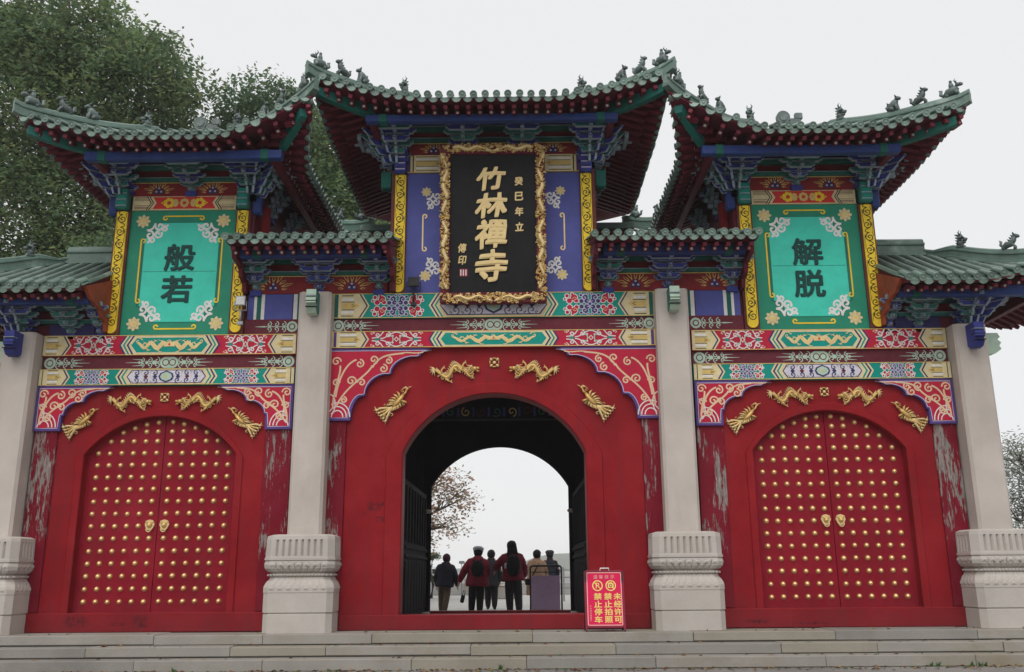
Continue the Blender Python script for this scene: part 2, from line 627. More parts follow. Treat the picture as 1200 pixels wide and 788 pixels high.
gm, gt, gb = nodes('worn_asphalt')
gc = ramp(gt, noise(gt, 0.7, 8, 0.7), [(0.35, (0.17, 0.16, 0.15)), (0.65, (0.28, 0.265, 0.25))])
gc = mixc(gt, ramp(gt, noise(gt, 60, 4, 0.7), [(0.4, (0.5,) * 3), (0.6, (0, 0, 0))]), gc, (0.12, 0.11, 0.10))
gt.links.new(gc, gb.inputs['Base Color'])
gb.inputs['Roughness'].default_value = 0.9
bump(gt, gb, noise(gt, 40, 6, 0.7), 0.4, 0.02)
g = MB()
g.box((-850, -60, -0.9), (850, 1100, -0.47), gm)
structure(g.build('ground'))

g = MB()
g.box((-24, -0.9, -0.46), (24, 6.6, -0.012), M_STEP)
terrace = structure(g.build('terrace'))
g = MB()
g.box((-30, 6.61, -0.46), (30, 70, -0.1), stone('pale_paving', (0.42, 0.41, 0.39), (0.3, 0.28, 0.25), 0.4, 0.3))
structure(g.build('plaza'))

rs = random.Random(3)
for k, (yf, zt) in enumerate(((-1.0, 0.0), (-1.35, -0.155), (-1.70, -0.31))):
    st = MB()
    st.box((-24, yf + 0.05, zt - 0.158 if k < 2 else -0.47), (24, yf + 0.34, zt - 0.03), M_STEP3)
    row = structure(st.build('step'))
    x = -12.6 - rs.random()
    while x < 12.6:
        w = rs.choice((1.45, 1.9, 2.2, 2.5, 1.7))
        b = MB()
        dy, dz = rs.uniform(-0.012, 0.01), rs.uniform(-0.006, 0.004)
        b.box((x + 0.004, yf + dy, zt - rs.uniform(.132, .149) - (0.02 if k == 2 else 0)), (x + w - 0.004, yf + 0.40 if k else yf + 0.75, zt + dz), rs.choice((M_STEP, M_STEP, M_STEP, M_STEP2, M_STEP3)), 0.008)
        b.build('stone_block', row)
        x += w

# fallen leaves and grit along the foot of the steps
lv = MB()
lm = [paint('dry_leaf', (0.19, 0.075, 0.03), 0.8), paint('yellow_leaf', (0.32, 0.20, 0.05), 0.8), paint('green_leaf', (0.05, 0.13, 0.03), 0.7), paint('dark_leaf', (0.06, 0.03, 0.02), 0.8), paint('brown_leaf', (0.12, 0.06, 0.03), 0.8)]
for i in range(900):
    x = rs.uniform(-9.5, 9.8)
    y = -1.73 - abs(rs.gauss(0, 0.22))
    z = -0.462
    u = rs.random()
    if u < 0.10:
        y, z = rs.uniform(-1.66, -1.40), -0.305
    elif u < 0.16:
        y, z = rs.uniform(-1.32, -1.05), -0.15
    elif u < 0.22:
        y, z = rs.uniform(-0.95, -0.5), 0.004
    s = rs.uniform(0.02, 0.055)
    a = rs.uniform(0, 6.3)
    c, d = math.cos(a) * s, math.sin(a) * s
    h = rs.uniform(0.004, 0.03)
    lv.add([(x - c, y - d, z), (x + d * .5, y - c * .5, z + h), (x + c, y + d, z + h * .4), (x - d * .5, y + c * .5, z + h * .7)], [(0, 1, 2), (0, 2, 3)], lm[min(4, int(rs.random() ** 1.5 * 5))])
wd = MB()
wm = paint('weed_green', (0.05, 0.12, 0.03), 0.7)
for i in range(9):
    x, y, z = rs.choice((rs.uniform(-8.5, 9), rs.uniform(6.0, 9.0))), -1.715, -0.468
    for k in range(9):
        a_ = rs.uniform(0, 6.3)
        l_ = rs.uniform(.03, .09)
        dx, dy = math.cos(a_) * l_ * .6, -abs(math.sin(a_)) * l_ * .6
        wd.add([(x + rs.uniform(-.05, .05) - .006, y, z), (x + .008, y - .004, z), (x + dx, y + dy, z + l_)], [(0, 1, 2)], wm)
wd.build('weeds', kind='stuff', label='small green weeds sprouting along the foot of the lowest step', category='weeds')
lv.build('fallen_leaves', kind='stuff', label='dry brown fallen leaves littering the foot of the stone steps', category='leaf litter')

# ================================================================== the gate, lower storey
gate = thing('temple_gate', 'red three bay temple gate with green tiled roofs and pale stone columns', 'temple gate')


def arch(half, spring, rise, n=28, cx=0.0):
    """(x, z) from the left springing over the crown to the right springing"""
    r = (half * half + rise * rise) / (2 * rise)
    zc = spring + rise - r
    a = math.asin(min(1, half / r))
    if rise > r:
        a = PI - a
    return [(cx + r * math.sin(-a + 2 * a * i / n), zc + r * math.cos(-a + 2 * a * i / n)) for i in range(n + 1)]


def arch_wall(mb, x0, x1, z0, z1, y0, y1, ar, zfoot, m):
    """a slab with an arched opening"""
    xl, xr = ar[0][0], ar[-1][0]
    for ya, flip in ((y0, False), (y1, True)):
        def q(pts):
            vs = [(x, ya, z) for x, z in pts]
            mb.add(vs, [tuple(range(len(vs)))[::-1] if flip else tuple(range(len(vs)))], m)
        q([(x0, z0), (xl, z0), (xl, ar[0][1]), (xl, z1), (x0, z1)])
        q([(xr, z0), (x1, z0), (x1, z1), (xr, z1), (xr, ar[-1][1])])
        for a, b in zip(ar, ar[1:]):
            q([a, b, (b[0], z1), (a[0], z1)])
    path = [(xl, z0)] + ar + [(xr, z0)]
    for a, b in zip(path, path[1:]):
        mb.add([(a[0], y0, a[1]), (a[0], y1, a[1]), (b[0], y1, b[1]), (b[0], y0, b[1])], [(0, 1, 2, 3)], m)
    for a, b in (((x0, z0), (x0, z1)), ((x0, z1), (x1, z1)), ((x1, z1), (x1, z0))):
        mb.add([(a[0], y0, a[1]), (a[0], y1, a[1]), (b[0], y1, b[1]), (b[0], y0, b[1])], [(0, 1, 2, 3)], m)


def arch_band(mb, inn, out, zf, y0, y1, m, bev=0.02):
    """moulded frame round an arch, from the inner to the outer line, down to zf"""
    I = [(inn[0][0], zf)] + inn + [(inn[-1][0], zf)]
    O = [(out[0][0], zf)] + out + [(out[-1][0], zf)]
    rings = []
    for a, b in zip(I, O):
        dx, dz = b[0] - a[0], b[1] - a[1]
        d = math.hypot(dx, dz) or 1
        e = bev / d
        rings.append([(a[0], y1, a[1]), (a[0], y0 + bev, a[1]), (a[0] + dx * e, y0, a[1] + dz * e), (b[0] - dx * e, y0, b[1] - dz * e), (b[0], y0 + bev * 1.4, b[1]), (b[0], y1, b[1])])
    mb.loft(rings, m)


CX = 5.77           # centre line of a side bay
ARCH_M = arch(1.575, 2.93, 1.02)
# middle bay wall
w = MB()
arch_wall(w, -2.56, 2.56, 0.0, 4.76, -0.15, 0.25, ARCH_M, 0, M_WALL)
w.build('wall', gate)
f = MB()
arch_band(f, ARCH_M, arch(1.87, 2.86, 1.29), 0.24, -0.175, -0.13, M_FRAME, 0.018)
f.build('arch_frame', gate)
s = MB()
s.box((-2.56, -0.21, 0.0), (2.56, 0.24, 0.24), M_SILL, 0.012)
s.build('sill', gate)
for sg in (-1, 1):
    p = MB()
    p.box((sg * 2.563, -0.19, 0.0), (sg * 2.90, 0.2, 4.76), M_POST, 0.012)
    p.build('side_post', gate)

stud = MB()
rings = []
for k in range(4):
    a = PI / 2 * k / 3.3
    rings.append([(0.041 * math.cos(a) * math.cos(2 * PI * j / 10), -0.042 * math.sin(a), 0.041 * math.cos(a) * math.sin(2 * PI * j / 10)) for j in range(10)][::-1])
stud.loft(rings, M_STUD, True, True)
stud.add([(0.049 * math.cos(2 * PI * j / 10), -0.002, 0.049 * math.sin(2 * PI * j / 10)) for j in range(10)], [tuple(range(10))], paint('stud_rim', (0.30, 0.13, 0.05), 0.45, metal=0.3))
STUD = stud.mesh('stud')

h = MB()     # lion-mask ring handle
h.prism([(0.082 * math.cos(t) * (1 if math.sin(t) > -.2 else .86), 0.09 * math.sin(t) + 0.02) for t in [2 * PI * k / 20 for k in range(20)]], -0.03, 0.0, M_GOLD2)
h.ball((0, -0.04, 0.02), (0.045, 0.03, 0.05), M_GOLD)
for sx in (-1, 1):
    h.ball((sx * 0.03, -0.055, 0.045), 0.016, M_GOLD)
    h.ball((sx * 0.055, -0.03, 0.075), 0.018, M_GOLD2)
h.ball((0, -0.068, 0.015), (0.02, 0.015, 0.016), M_GOLD2)
h.tube([(0.045 * math.cos(t), -0.06 - 0.01 * math.sin(t), -0.045 + 0.05 * math.sin(t)) for t in [PI + PI * k / 10 for k in range(11)]], 0.011, M_GOLD2, 5)
HANDLE = h.mesh('handle')

for sg in (-1, 1):
    cx = sg * CX
    ar = arch(1.31, 2.93, 0.66, 24, cx)
    w = MB()
    arch_wall(w, sg * CX - 1.93, sg * CX + 1.80, 0.0, 4.13, -0.15, 0.06, ar, 0, M_WALL) if sg < 0 else arch_wall(w, CX - 1.80, CX + 1.93, 0.0, 4.13, -0.15, 0.06, ar, 0, M_WALL)
    w.build('wall', gate)
    f = MB()
    arch_band(f, ar, arch(1.45, 2.86, 0.88, 24, cx), 0.31, -0.175, -0.13, M_FRAME, 0.018)
    f.build('arch_frame', gate)
    s = MB()
    s.box((sg * 3.52, -0.215, 0.0), (sg * 7.97, 0.05, 0.31), M_SILL, 0.012)
    s.build('sill', gate)
    for a, b in ((3.50, 3.965), (7.575, 7.98)):
        p = MB()
        p.box((sg * a, -0.19, 0.313), (sg * b, 0.05, 4.13), M_POST, 0.012)
        p.build('side_post', gate)
    for lf in (-1, 1):
        d = MB()
        xs = [(x, z + 0.03) for x, z in ar]
        half = [(cx + lf * 0.006, 0.2)] + ([p for p in xs if (p[0] - cx) * lf > 0.006] if lf > 0 else [p for p in xs if (p[0] - cx) * lf > 0.006][::-1]) + [(cx + lf * 1.33, 0.2)]
        half = [(cx + lf * 0.006, 0.2), (cx + lf * 0.006, 3.61)] + [p for p in (xs if lf > 0 else xs[::-1]) if (p[0] - cx) * lf > 0.02] + [(cx + lf * 1.33, 0.2)]
        d.prism(half, 0.0, 0.05, M_DOOR)
        leaf = d.build('door_leaf', gate)
        us = [0.125 + 0.2025 * i for i in range(6)]
        pos = []
        for k in range(13):
            for i, u in enumerate(us):
                if not (k == 6 and i == 0):
                    pos.append((u, 0.48 + 0.2075 * k))
        pos += [(u, 3.178) for u in us[:5]] + [(us[0], 3.345), (us[1], 3.345)] + [(us[0], 3.515), (us[1], 3.478), (us[2], 3.41), (us[3], 3.335)]
        for u, z in pos:
            put(STUD, 'stud', leaf, Matrix.Translation((cx + lf * u + random.uniform(-.004, .004), -0.001, z + random.uniform(-.004, .004))) @ Matrix.Scale(random.uniform(.95, 1.06), 4))
        put(HANDLE, 'handle', leaf, Matrix.Translation((cx + lf * 0.125, -0.002, 1.72)))

# ------------------------------------------------------------------ passage behind the middle arch
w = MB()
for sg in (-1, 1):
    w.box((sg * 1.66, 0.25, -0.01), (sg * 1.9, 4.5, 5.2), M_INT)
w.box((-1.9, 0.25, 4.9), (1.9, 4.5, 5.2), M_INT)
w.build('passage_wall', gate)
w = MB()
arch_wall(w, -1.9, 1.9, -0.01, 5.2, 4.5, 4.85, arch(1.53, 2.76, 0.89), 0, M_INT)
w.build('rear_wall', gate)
w = MB()
w.box((-1.53, 4.45, -0.01), (1.53, 4.8, 0.11), M_SILL, 0.01)
w.build('rear_sill', gate)
w = MB()
w.box((-1.66, 1.9, 3.83), (1.66, 2.15, 4.12), M_WOODD)
pb = w.build('ceiling_beam', gate)
pt = Paint(1.897)
for k in range(9):
    u = -1.2 + 0.3 * k
    c = (M_MAROON, M_BRG, M_OCHRE)[k % 3]
    pt.stroke(spiral(u, 3.97, 0.1, k, 1.2), 0.02, c)
    pt.rect(u + .12, 3.88, u + .17, 4.06, M_BRB)
pt.build('painted_pattern', pb)
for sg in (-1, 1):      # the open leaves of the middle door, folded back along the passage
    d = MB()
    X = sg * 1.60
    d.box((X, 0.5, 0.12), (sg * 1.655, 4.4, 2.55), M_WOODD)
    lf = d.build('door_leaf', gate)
    for k in range(8):
        b = MB()
        y = 0.62 + 0.48 * k
        b.box((X - sg * 0.03, y, 1.45), (X, y + 0.10, 2.45), M_WOODD, 0.01)
        b.build('slat', lf)
        b = MB()
        b.box((X - sg * 0.022, y - 0.03, 0.2), (X, y + 0.36, 1.12), M_WOODD, 0.015)
        b.build('panel', lf)
    for z in (1.17, 1.33):
        b = MB()
        b.box((X - sg * 0.035, 0.52, z), (X, 4.38, z + 0.07), M_WOODD, 0.01)
        b.build('rail', lf)
    b = MB()
    b.box((sg * 1.5, 4.2, 0.0), (sg * 1.66, 4.45, 0.1), M_STONE, 0.02)
    b.build('pivot_stone', gate)
    b = MB()
    b.ball((sg * 1.56, 4.35, 2.2), (0.09, 0.09, 0.05), M_STONE)
    b.build('pivot_bracket', gate)


# ------------------------------------------------------------------ columns
def oct_ring(cx, cy, hx, hy, c, z):
    return [(cx - hx + c, cy - hy, z), (cx + hx - c, cy - hy, z), (cx + hx, cy - hy + c, z), (cx + hx, cy + hy - c, z), (cx + hx - c, cy + hy, z), (cx - hx + c, cy + hy, z), (cx - hx, cy + hy - c, z), (cx - hx, cy - hy + c, z)]


def side_pts(h, c, z, nf, dep, z_wave=0.0):
    """chamfered square ring with nf flutes per side, dep deep (0 = plain)"""
    out = []
    for k in range(4):
        a = k * PI / 2
        ca, sa = math.cos(a), math.sin(a)
        w = h - c
        for i in range(nf * 4 + 1):
            u = -w + 2 * w * i / (nf * 4)
            ph = i % 4
            o = h - (dep if ph == 0 and 0 < i < nf * 4 else 0.0)
            dz = z_wave * (1 - abs(2 * (i % 4) / 4 - 1)) if z_wave else 0
            x, y = u, -o
            out.append((x * ca - y * sa, x * sa + y * ca, z + dz))
    return out


def column_base(cx, cy, parent):
    m = MB()

    def ring(h, z, dep=0.0, c=0.09, wave=0.0, nf=9):
        return [(cx + x, cy + y, zz) for x, y, zz in side_pts(h, c, z, nf, dep, wave)]
    m.loft([ring(.555, 0.0), ring(.555, 0.285), ring(.545, 0.30), ring(.54, 0.312)], M_BASE)
    m.loft([ring(.562, 0.316), ring(.562, 0.62), ring(.568, 0.625, 0, .09), ring(.568, 0.70), ring(.56, .74, .012, .1), ring(.535, .79, .012, .1), ring(.50, .83, .006, .1), ring(.49, .86)], M_BASE)
    m.loft([ring(.475, .86), ring(.475, .865), ring(.50, .875), ring(.505, .895), ring(.50, .915), ring(.475, .925), ring(.475, .935)], M_BASE)
    m.loft([ring(.49, .935, .0, .1), ring(.53, .955, .02, .1), ring(.565, 1.0, .022, .1), ring(.575, 1.06, .016, .1), ring(.568, 1.10, .0, .1), ring(.555, 1.125, 0, .1), ring(.575, 1.13, 0, .1), ring(.575, 1.165, 0, .1)], M_BASE)
    m.loft([ring(.565, 1.165, 0, .1), ring(.562, 1.19, 0, .1), ring(.562, 1.195, .035, .1), ring(.556, 1.45, .035, .1), ring(.556, 1.455, 0, .1), ring(.548, 1.51, 0, .1), ring(.50, 1.53, 0, .11), ring(.47, 1.54, 0, .11)], M_BASE)
    base = m.build('column_base', parent)
    # carved beads on the waist, a row of lobed petals above and below it
    b = MB()
    for k in range(4):
        ca, sa = math.cos(k * PI / 2), math.sin(k * PI / 2)
        for i in range(17):
            u = -.45 + .9 * i / 16
            x, y = u, -.507
            b.ball((cx + x * ca - y * sa, cy + x * sa + y * ca, .895), .022, M_BASE, 6, 4)
        for i in range(7):
            u = -.42 + .84 * i / 6
            for z0, z1, y in ((.66, .715, -.574), (1.085, 1.035, -.583)):
                pts = [(-.055, z0), (-.05, z1), (-.02, z1 + (z1 - z0) * .2), (0, z1 - (z1 - z0) * .1), (.02, z1 + (z1 - z0) * .2), (.05, z1), (.055, z0)]
                vs = [(u + px, y + .006, pz) for px, pz in pts] + [(u, y - .008, (z0 + z1) / 2)]
                vs = [(cx + px * ca - py * sa, cy + px * sa + py * ca, pz) for px, py, pz in vs]
                b.add(vs, [(j, j + 1, 7) for j in range(6)] + [(6, 0, 7)], M_BASE)
    b.build('carved_ornament', base, kind='stuff')


NOSE = {}
for sg in (-1, 1):
    for cx, top in ((sg * 3.14, 5.74), (sg * 8.29, 5.05)):
        c = MB()
        cy = -0.21
        c.loft([oct_ring(cx, cy, .285, .29, .045, z) for z in (1.535, top - .01)] + [oct_ring(cx, cy, .275, .28, .045, top)], M_STONE)
        co = c.build('column', gate)
        column_base(cx, cy, gate)
        # carved beam end poking out of the column head
        hx = MB()
        nm = M_BRG if abs(cx) < 5 else M_BRB
        z0 = top - 0.05
        yy = -0.50
        prof = [(yy, z0), (yy - .30, z0), (yy - .30, z0 - .1), (yy - .27, z0 - .12), (yy - .31, z0 - .16), (yy - .31, z0 - .24), (yy - .25, z0 - .27), (yy - .27, z0 - .33), (yy - .2, z0 - .40), (yy - .08, z0 - .42), (yy, z0 - .36)]
        vs = [(cx - .085, y, z) for y, z in prof] + [(cx + .085, y, z) for y, z in prof]
        n = len(prof)
        hx.add(vs, [tuple(range(n)), tuple(range(2 * n - 1, n - 1, -1))], nm)
        hx.add(vs, [(i, i + n, (i + 1) % n + n, (i + 1) % n) for i in range(n)], M_JADE if abs(cx) < 5 else M_BRB)
        for z in (z0 - .11, z0 - .2, z0 - .3):
            hx.box((cx - .092, yy - .318, z - .012), (cx + .092, yy - .2, z), M_BLACK if z < z0 - .15 else M_OUTL)
        hx.build('beam_end', gate)
    # a second beam end at the outer face of the end column
    hx = MB()
    X = sg * 8.58
    prof = [(0, 0), (.26, 0), (.30, -.07), (.25, -.12), (.31, -.17), (.27, -.23), (.30, -.29), (.2, -.36), (0, -.40)]
    vs = [(X + sg * x, -.32, 4.92 + z) for x, z in prof] + [(X + sg * x, -.12, 4.92 + z) for x, z in prof]
    n = len(prof)
    hx.add(vs, [tuple(range(n)), tuple(range(2 * n - 1, n - 1, -1))] + [(i, i + n, (i + 1) % n + n, (i + 1) % n) for i in range(n)], M_JADE)
    hx.build('beam_end', gate)

# rough masses of the building behind the front walls
b = MB()
for sg in (-1, 1):
    b.box((sg * 3.5, 0.065, -0.01), (sg * 8.2, 4.8, 4.1), M_MAROON)
    b.box((sg * 1.905, 0.26, -0.01), (sg * 3.49, 4.8, 5.19), M_MAROON)
b.build('building_body', gate)
# ================================================================== painted beams
M_PALE = paint('pale_lilac', (.60, .57, .64), .55, .1)


def stripes_block(p, u0, u1, h, first=None):
    """cream end block with horizontal lines, arrow head towards the middle"""
    l = u1 - u0
    pt = h * 0.30
    p.poly([(u0, 0), (u1 - pt, 0), (u1, h / 2), (u1 - pt, h), (u0, h)], M_CREAM, 2)
    a = u0 + l * .06
    b = u1 - pt * 1.3
    for v, hh, m in ((.08, .035, M_BLACK), (.20, .10, M_WHITE), (.33, .03, M_BLACK), (.64, .03, M_BLACK), (.71, .10, M_WHITE), (.89, .035, M_BLACK)):
        p.rect(a, v * h, b if 0.25 < v < .7 else b - .02, (v + hh) * h, m, 3)
    p.poly([(a, .38 * h), (b, .38 * h), (b + pt * .7, .5 * h), (b, .62 * h), (a, .62 * h)], M_OCHRE, 3)
    p.stroke([(b - .05, .44 * h), (b + .01, .5 * h), (b - .05, .56 * h)], .012, M_BLACK, 4)


def chevrons(p, u, h, cols, d=0.042, out=1):
    """nested angle stripes with the point at u on the middle line; out=1 points to the middle of the beam"""
    pt = h * 0.30 * out
    for m in cols:
        p.poly([(u - pt, 0), (u - pt + d, 0), (u + d, h / 2), (u - pt + d, h), (u - pt, h), (u, h / 2)], m, 3)
        u += d
    return u


def rosette(p, u, h, c1=M_CRIM, c2=M_DNAVY):
    """navy quatrefoil of curls between two crimson leaf fans, all edged white"""
    c = h / 2
    for s in (-1, 1):
        for t in (-1, 1):
            for k, (du, dv, r) in enumerate(((.54, .26, .16), (.70, .13, .13), (.46, .13, .11), (.78, .33, .10), (.60, .39, .08), (.86, .20, .07))):
                p.disc(u + s * du * h * 1.12, c + t * dv * h, r * h, M_WHITE, 3, 9)
                p.disc(u + s * du * h * 1.12, c + t * dv * h, r * h - .014, c1, 4, 9)
            p.stroke(spiral(u + s * .57 * h, c + t * .2 * h, .09 * h, 0 if s > 0 else PI, 1.1, s * t), .010, M_PEACH, 5)
            for du, dv, r in ((.18, .27, .14), (.32, .11, .11), (.12, .12, .12), (.34, .35, .08), (.08, .40, .06)):
                p.disc(u + s * du * h, c + t * dv * h, r * h, M_LAV, 3, 10)
                p.disc(u + s * du * h, c + t * dv * h, r * h - .013, c2, 4, 10)
            p.stroke(spiral(u + s * .2 * h, c + t * .25 * h, .11 * h, PI / 2 * t, 1.2, -s * t), .012, M_LAV, 5)
        p.stroke(arc(u + s * .12 * h, c, .14 * h, .12 * h, 90, 270, 8) if s > 0 else arc(u + s * .12 * h, c, .14 * h, .12 * h, -90, 90, 8), .012, M_LAV, 5)
    p.disc(u, c, .085 * h, M_LAV, 5, 10)
    p.disc(u, c, .06 * h, M_BRB, 6, 10)


def lace(p, u, h, L):
    """white scroll lace, symmetrical about u, on the ground colour already laid"""
    c = h / 2
    w = .020
    for s in (-1, 1):
        for t in (-1, 1):
            p.stroke(spiral(u + s * .16 * L, c + t * .27 * h, .17 * h, PI / 2 * t, 1.25, s * t), w, M_PINKW, 4)
            p.stroke(spiral(u + s * .36 * L, c + t * .24 * h, .15 * h, -PI / 2 * t, 1.2, -s * t), w, M_PINKW, 4)
            p.stroke(bez((u, c + t * .42 * h), (u + s * .08 * L, c + t * .46 * h), (u + s * .2 * L, c + t * .02 * h), (u + s * .30 * L, c + t * .05 * h)), w, M_PINKW, 4)
            p.stroke(bez((u + s * .24 * L, c + t * .46 * h), (u + s * .3 * L, c + t * .3 * h), (u + s * .28 * L, c + t * .1 * h), (u + s * .46 * L, c + t * .08 * h)), w, M_PINKW, 4)
            p.stroke(spiral(u + s * .46 * L, c + t * .33 * h, .10 * h, 0, 1.0, t), w * .8, M_PEACH, 4)
            p.disc(u + s * .07 * L, c + t * .2 * h, .06 * h, M_PINKW, 4, 8)
            p.disc(u + s * .42 * L, c + t * .40 * h, .045 * h, M_PINKW, 4, 8)
        p.stroke(arc(u + s * .1 * L, c, .12 * h, .2 * h, 60, 300, 9) if s > 0 else arc(u + s * .1 * L, c, .12 * h, .2 * h, 240, 480, 9), w, M_JADE, 5)
        p.poly([(u + s * .3 * L, c), (u + s * .36 * L, c + .09 * h), (u + s * .42 * L, c), (u + s * .36 * L, c - .09 * h)], M_TEAL, 4)
    p.poly([(u - .05 * L, c), (u, c + .16 * h), (u + .05 * L, c), (u, c - .16 * h)], M_PINKW, 5)
    p.poly([(u - .03 * L, c), (u, c + .10 * h), (u + .03 * L, c), (u, c - .10 * h)], M_SCAR, 6)


def dragon_pair(p, u, h, L, m=None):
    """two gilt dragons running towards a flaming pearl"""
    m = m or M_GOLD2
    c = h * .5
    for s in (-1, 1):
        body = [(u + s * (L * .10 + L * .86 * i / 22), c + h * .13 * math.sin(i * .62 + .5) - .03 * h) for i in range(23)]
        p.stroke(body, [h * (.11 + .13 * math.sin(PI * min(1, (i + 3) / 22)) * (1 - i / 26)) for i in range(23)], m, 4)
        p.stroke([(q[0], q[1]) for q in body[2:19]], .008, M_OCHRE, 5)
        hx, hz = body[0]
        p.poly([(hx + s * .03, hz + .10 * h), (hx - s * .045, hz + .09 * h), (hx - s * .08, hz - .02 * h), (hx - s * .03, hz - .05 * h), (hx - s * .06, hz - .11 * h), (hx + s * .04, hz - .12 * h)], m, 5)
        for i in (1, 2):
            p.stroke([(hx + s * .02, hz + .08 * h), (hx + s * (.03 + .03 * i), hz + .16 * h), (hx + s * (.09 + .03 * i), hz + (.15 + .04 * i) * h)], [.014, .012, .004], m, 4)
        for i in (5, 9, 14, 17):
            q = body[i]
            t = -1 if i in (5, 14) else 1
            p.stroke([q, (q[0] + s * .04, q[1] + t * .16 * h), (q[0] - s * .02, q[1] + t * .26 * h), (q[0] - s * .05, q[1] + t * .24 * h)], [.03, .022, .016, .01], m, 4)
            p.stroke([(q[0] - s * .02, q[1] + t * .26 * h), (q[0] + s * .02, q[1] + t * .31 * h)], [.012, .005], m, 4)
        for i in range(3, 20, 2):
            q = body[i]
            p.poly([(q[0] - .012, q[1] + .08 * h), (q[0] + .012, q[1] + .08 * h), (q[0] + s * .022, q[1] + .17 * h)], m, 3)
        e = body[-1]
        p.stroke(spiral(e[0], e[1] + .08 * h, .09 * h, -PI / 2, .8, s), .014, m, 4)
        p.stroke([(e[0] - s * .08, e[1] + .15 * h), (e[0] - s * .03, e[1] + .24 * h), (e[0] + s * .03, e[1] + .25 * h)], [.02, .014, .006], m, 4)
    p.disc(u, c + .02 * h, .10 * h, m, 5, 12)
    p.disc(u, c + .02 * h, .055 * h, M_SCAR, 6, 10)
    for a in range(7):
        t = PI * (a / 6)
        p.stroke([(u + .11 * h * math.cos(t), c + .04 * h + .10 * h * math.sin(t)), (u + .17 * h * math.cos(t + .3), c + .04 * h + .24 * h * math.sin(t + .1))], [.022, .004], m, 4)


def centre_scroll(p, u, h, L):
    """pale lobed panel with navy curls and a jade heart"""
    c = h / 2
    for s in (-1, 1):
        for k in range(3):
            q = u + s * L * (.30 + .24 * k)
            for t in (-1, 1):
                p.stroke(spiral(q, c + t * .22 * h, .17 * h, PI / 2 * t, 1.1, s * t), .016, M_DNAVY, 4)
                p.disc(q + s * .10 * L, c + t * .3 * h, .055 * h, M_DNAVY, 4, 8)
            p.poly([(q - .05 * L, c), (q, c + .13 * h), (q + .07 * L, c), (q, c - .13 * h)], M_DNAVY if k != 1 else M_MAROON, 4)
            p.stroke(arc(q + s * .12 * L, c, .05 * L, .34 * h, 80, 280, 8) if s > 0 else arc(q + s * .12 * L, c, .05 * L, .34 * h, 260, 460, 8), .012, M_WHITE, 4)
    p.poly([(u - .16 * L, c - .2 * h), (u - .2 * L, c), (u - .16 * L, c + .2 * h), (u, c + .36 * h), (u + .16 * L, c + .2 * h), (u + .2 * L, c), (u + .16 * L, c - .2 * h), (u, c - .36 * h)], M_DNAVY, 5)
    p.poly([(u - .12 * L, c - .16 * h), (u - .16 * L, c), (u - .12 * L, c + .16 * h), (u, c + .28 * h), (u + .12 * L, c + .16 * h), (u + .16 * L, c), (u + .12 * L, c - .16 * h), (u, c - .28 * h)], M_JADE, 6)
    p.disc(u, c, .07 * h, M_OCHRE, 7, 8)


def beam(x0, x1, z0, z1, y0, kind, ends):
    """a squared beam with its painted scheme; kind A = rosettes on teal, B = lace on red; ends = coloured bars at the column"""
    b = MB()
    b.box((x0, y0, z0), (x1, 0.02, z1), M_TEAL if kind == 'A' else M_CRIM, 0.004)
    o = b.build('beam', gate)
    L = (x1 - x0) / 2
    h = z1 - z0
    for fl, xo in ((1, x0), (-1, x1)):
        p = Paint(y0 - 0.001, xo, z0, fl)
        u = 0.004
        for m, wd in ends:
            p.rect(u, 0.004, u + wd, h - .004, m, 2)
            u += wd
        e = L * (.205 if ends and len(ends) > 1 else .185)
        stripes_block(p, u, e, h)
        cs = (M_DNAVY, M_CREAM)
        e2 = chevrons(p, e, h, (M_CREAM,) + cs, .03)
        q0, q1 = e2 + .02, L * .565
        g = (M_DNAVY, M_CREAM, M_TEAL if kind == 'B' else M_CRIM, M_CREAM, M_DNAVY)
        if kind == 'A':
            rosette(p, (q0 + q1) / 2 + .01, h)
            g = (M_CREAM, M_DNAVY, M_CREAM, M_TEAL, M_CREAM)
        else:
            lace(p, (q0 + q1) / 2, h, (q1 - q0) * 1.02)
        q = chevrons(p, L * .60, h, g, .034, -1)
        pt = h * .3
        # the middle panel
        p.poly([(q, h / 2), (q + pt, h - .004), (L, h - .004), (L, 0.004), (q + pt, 0.004)], M_CREAM, 3)
        p.poly([(q + .03, h / 2), (q + .02 + pt, h * .9), (L, h * .9), (L, h * .1), (q + .02 + pt, h * .1)], M_DNAVY if kind == 'A' else M_CREAM, 4)
        p.poly([(q + .05, h / 2), (q + .04 + pt, h * .86), (L, h * .86), (L, h * .14), (q + .04 + pt, h * .14)], M_PALE if kind == 'A' else M_TEAL, 5)
        p.stroke([(0, .01), (L, .01)], .012, M_OCHRE, 6)
        p.stroke([(0, h - .01), (L, h - .01)], .012, M_OCHRE, 6)
        p.build('painted_pattern', o)
    p = Paint(y0 - 0.001 - .0075, (x0 + x1) / 2, z0)
    if kind == 'A':
        centre_scroll(p, 0, h, L * .30)
    else:
        dragon_pair(p, 0, h, L * .26)
    p.build('painted_pattern', o)
    return o


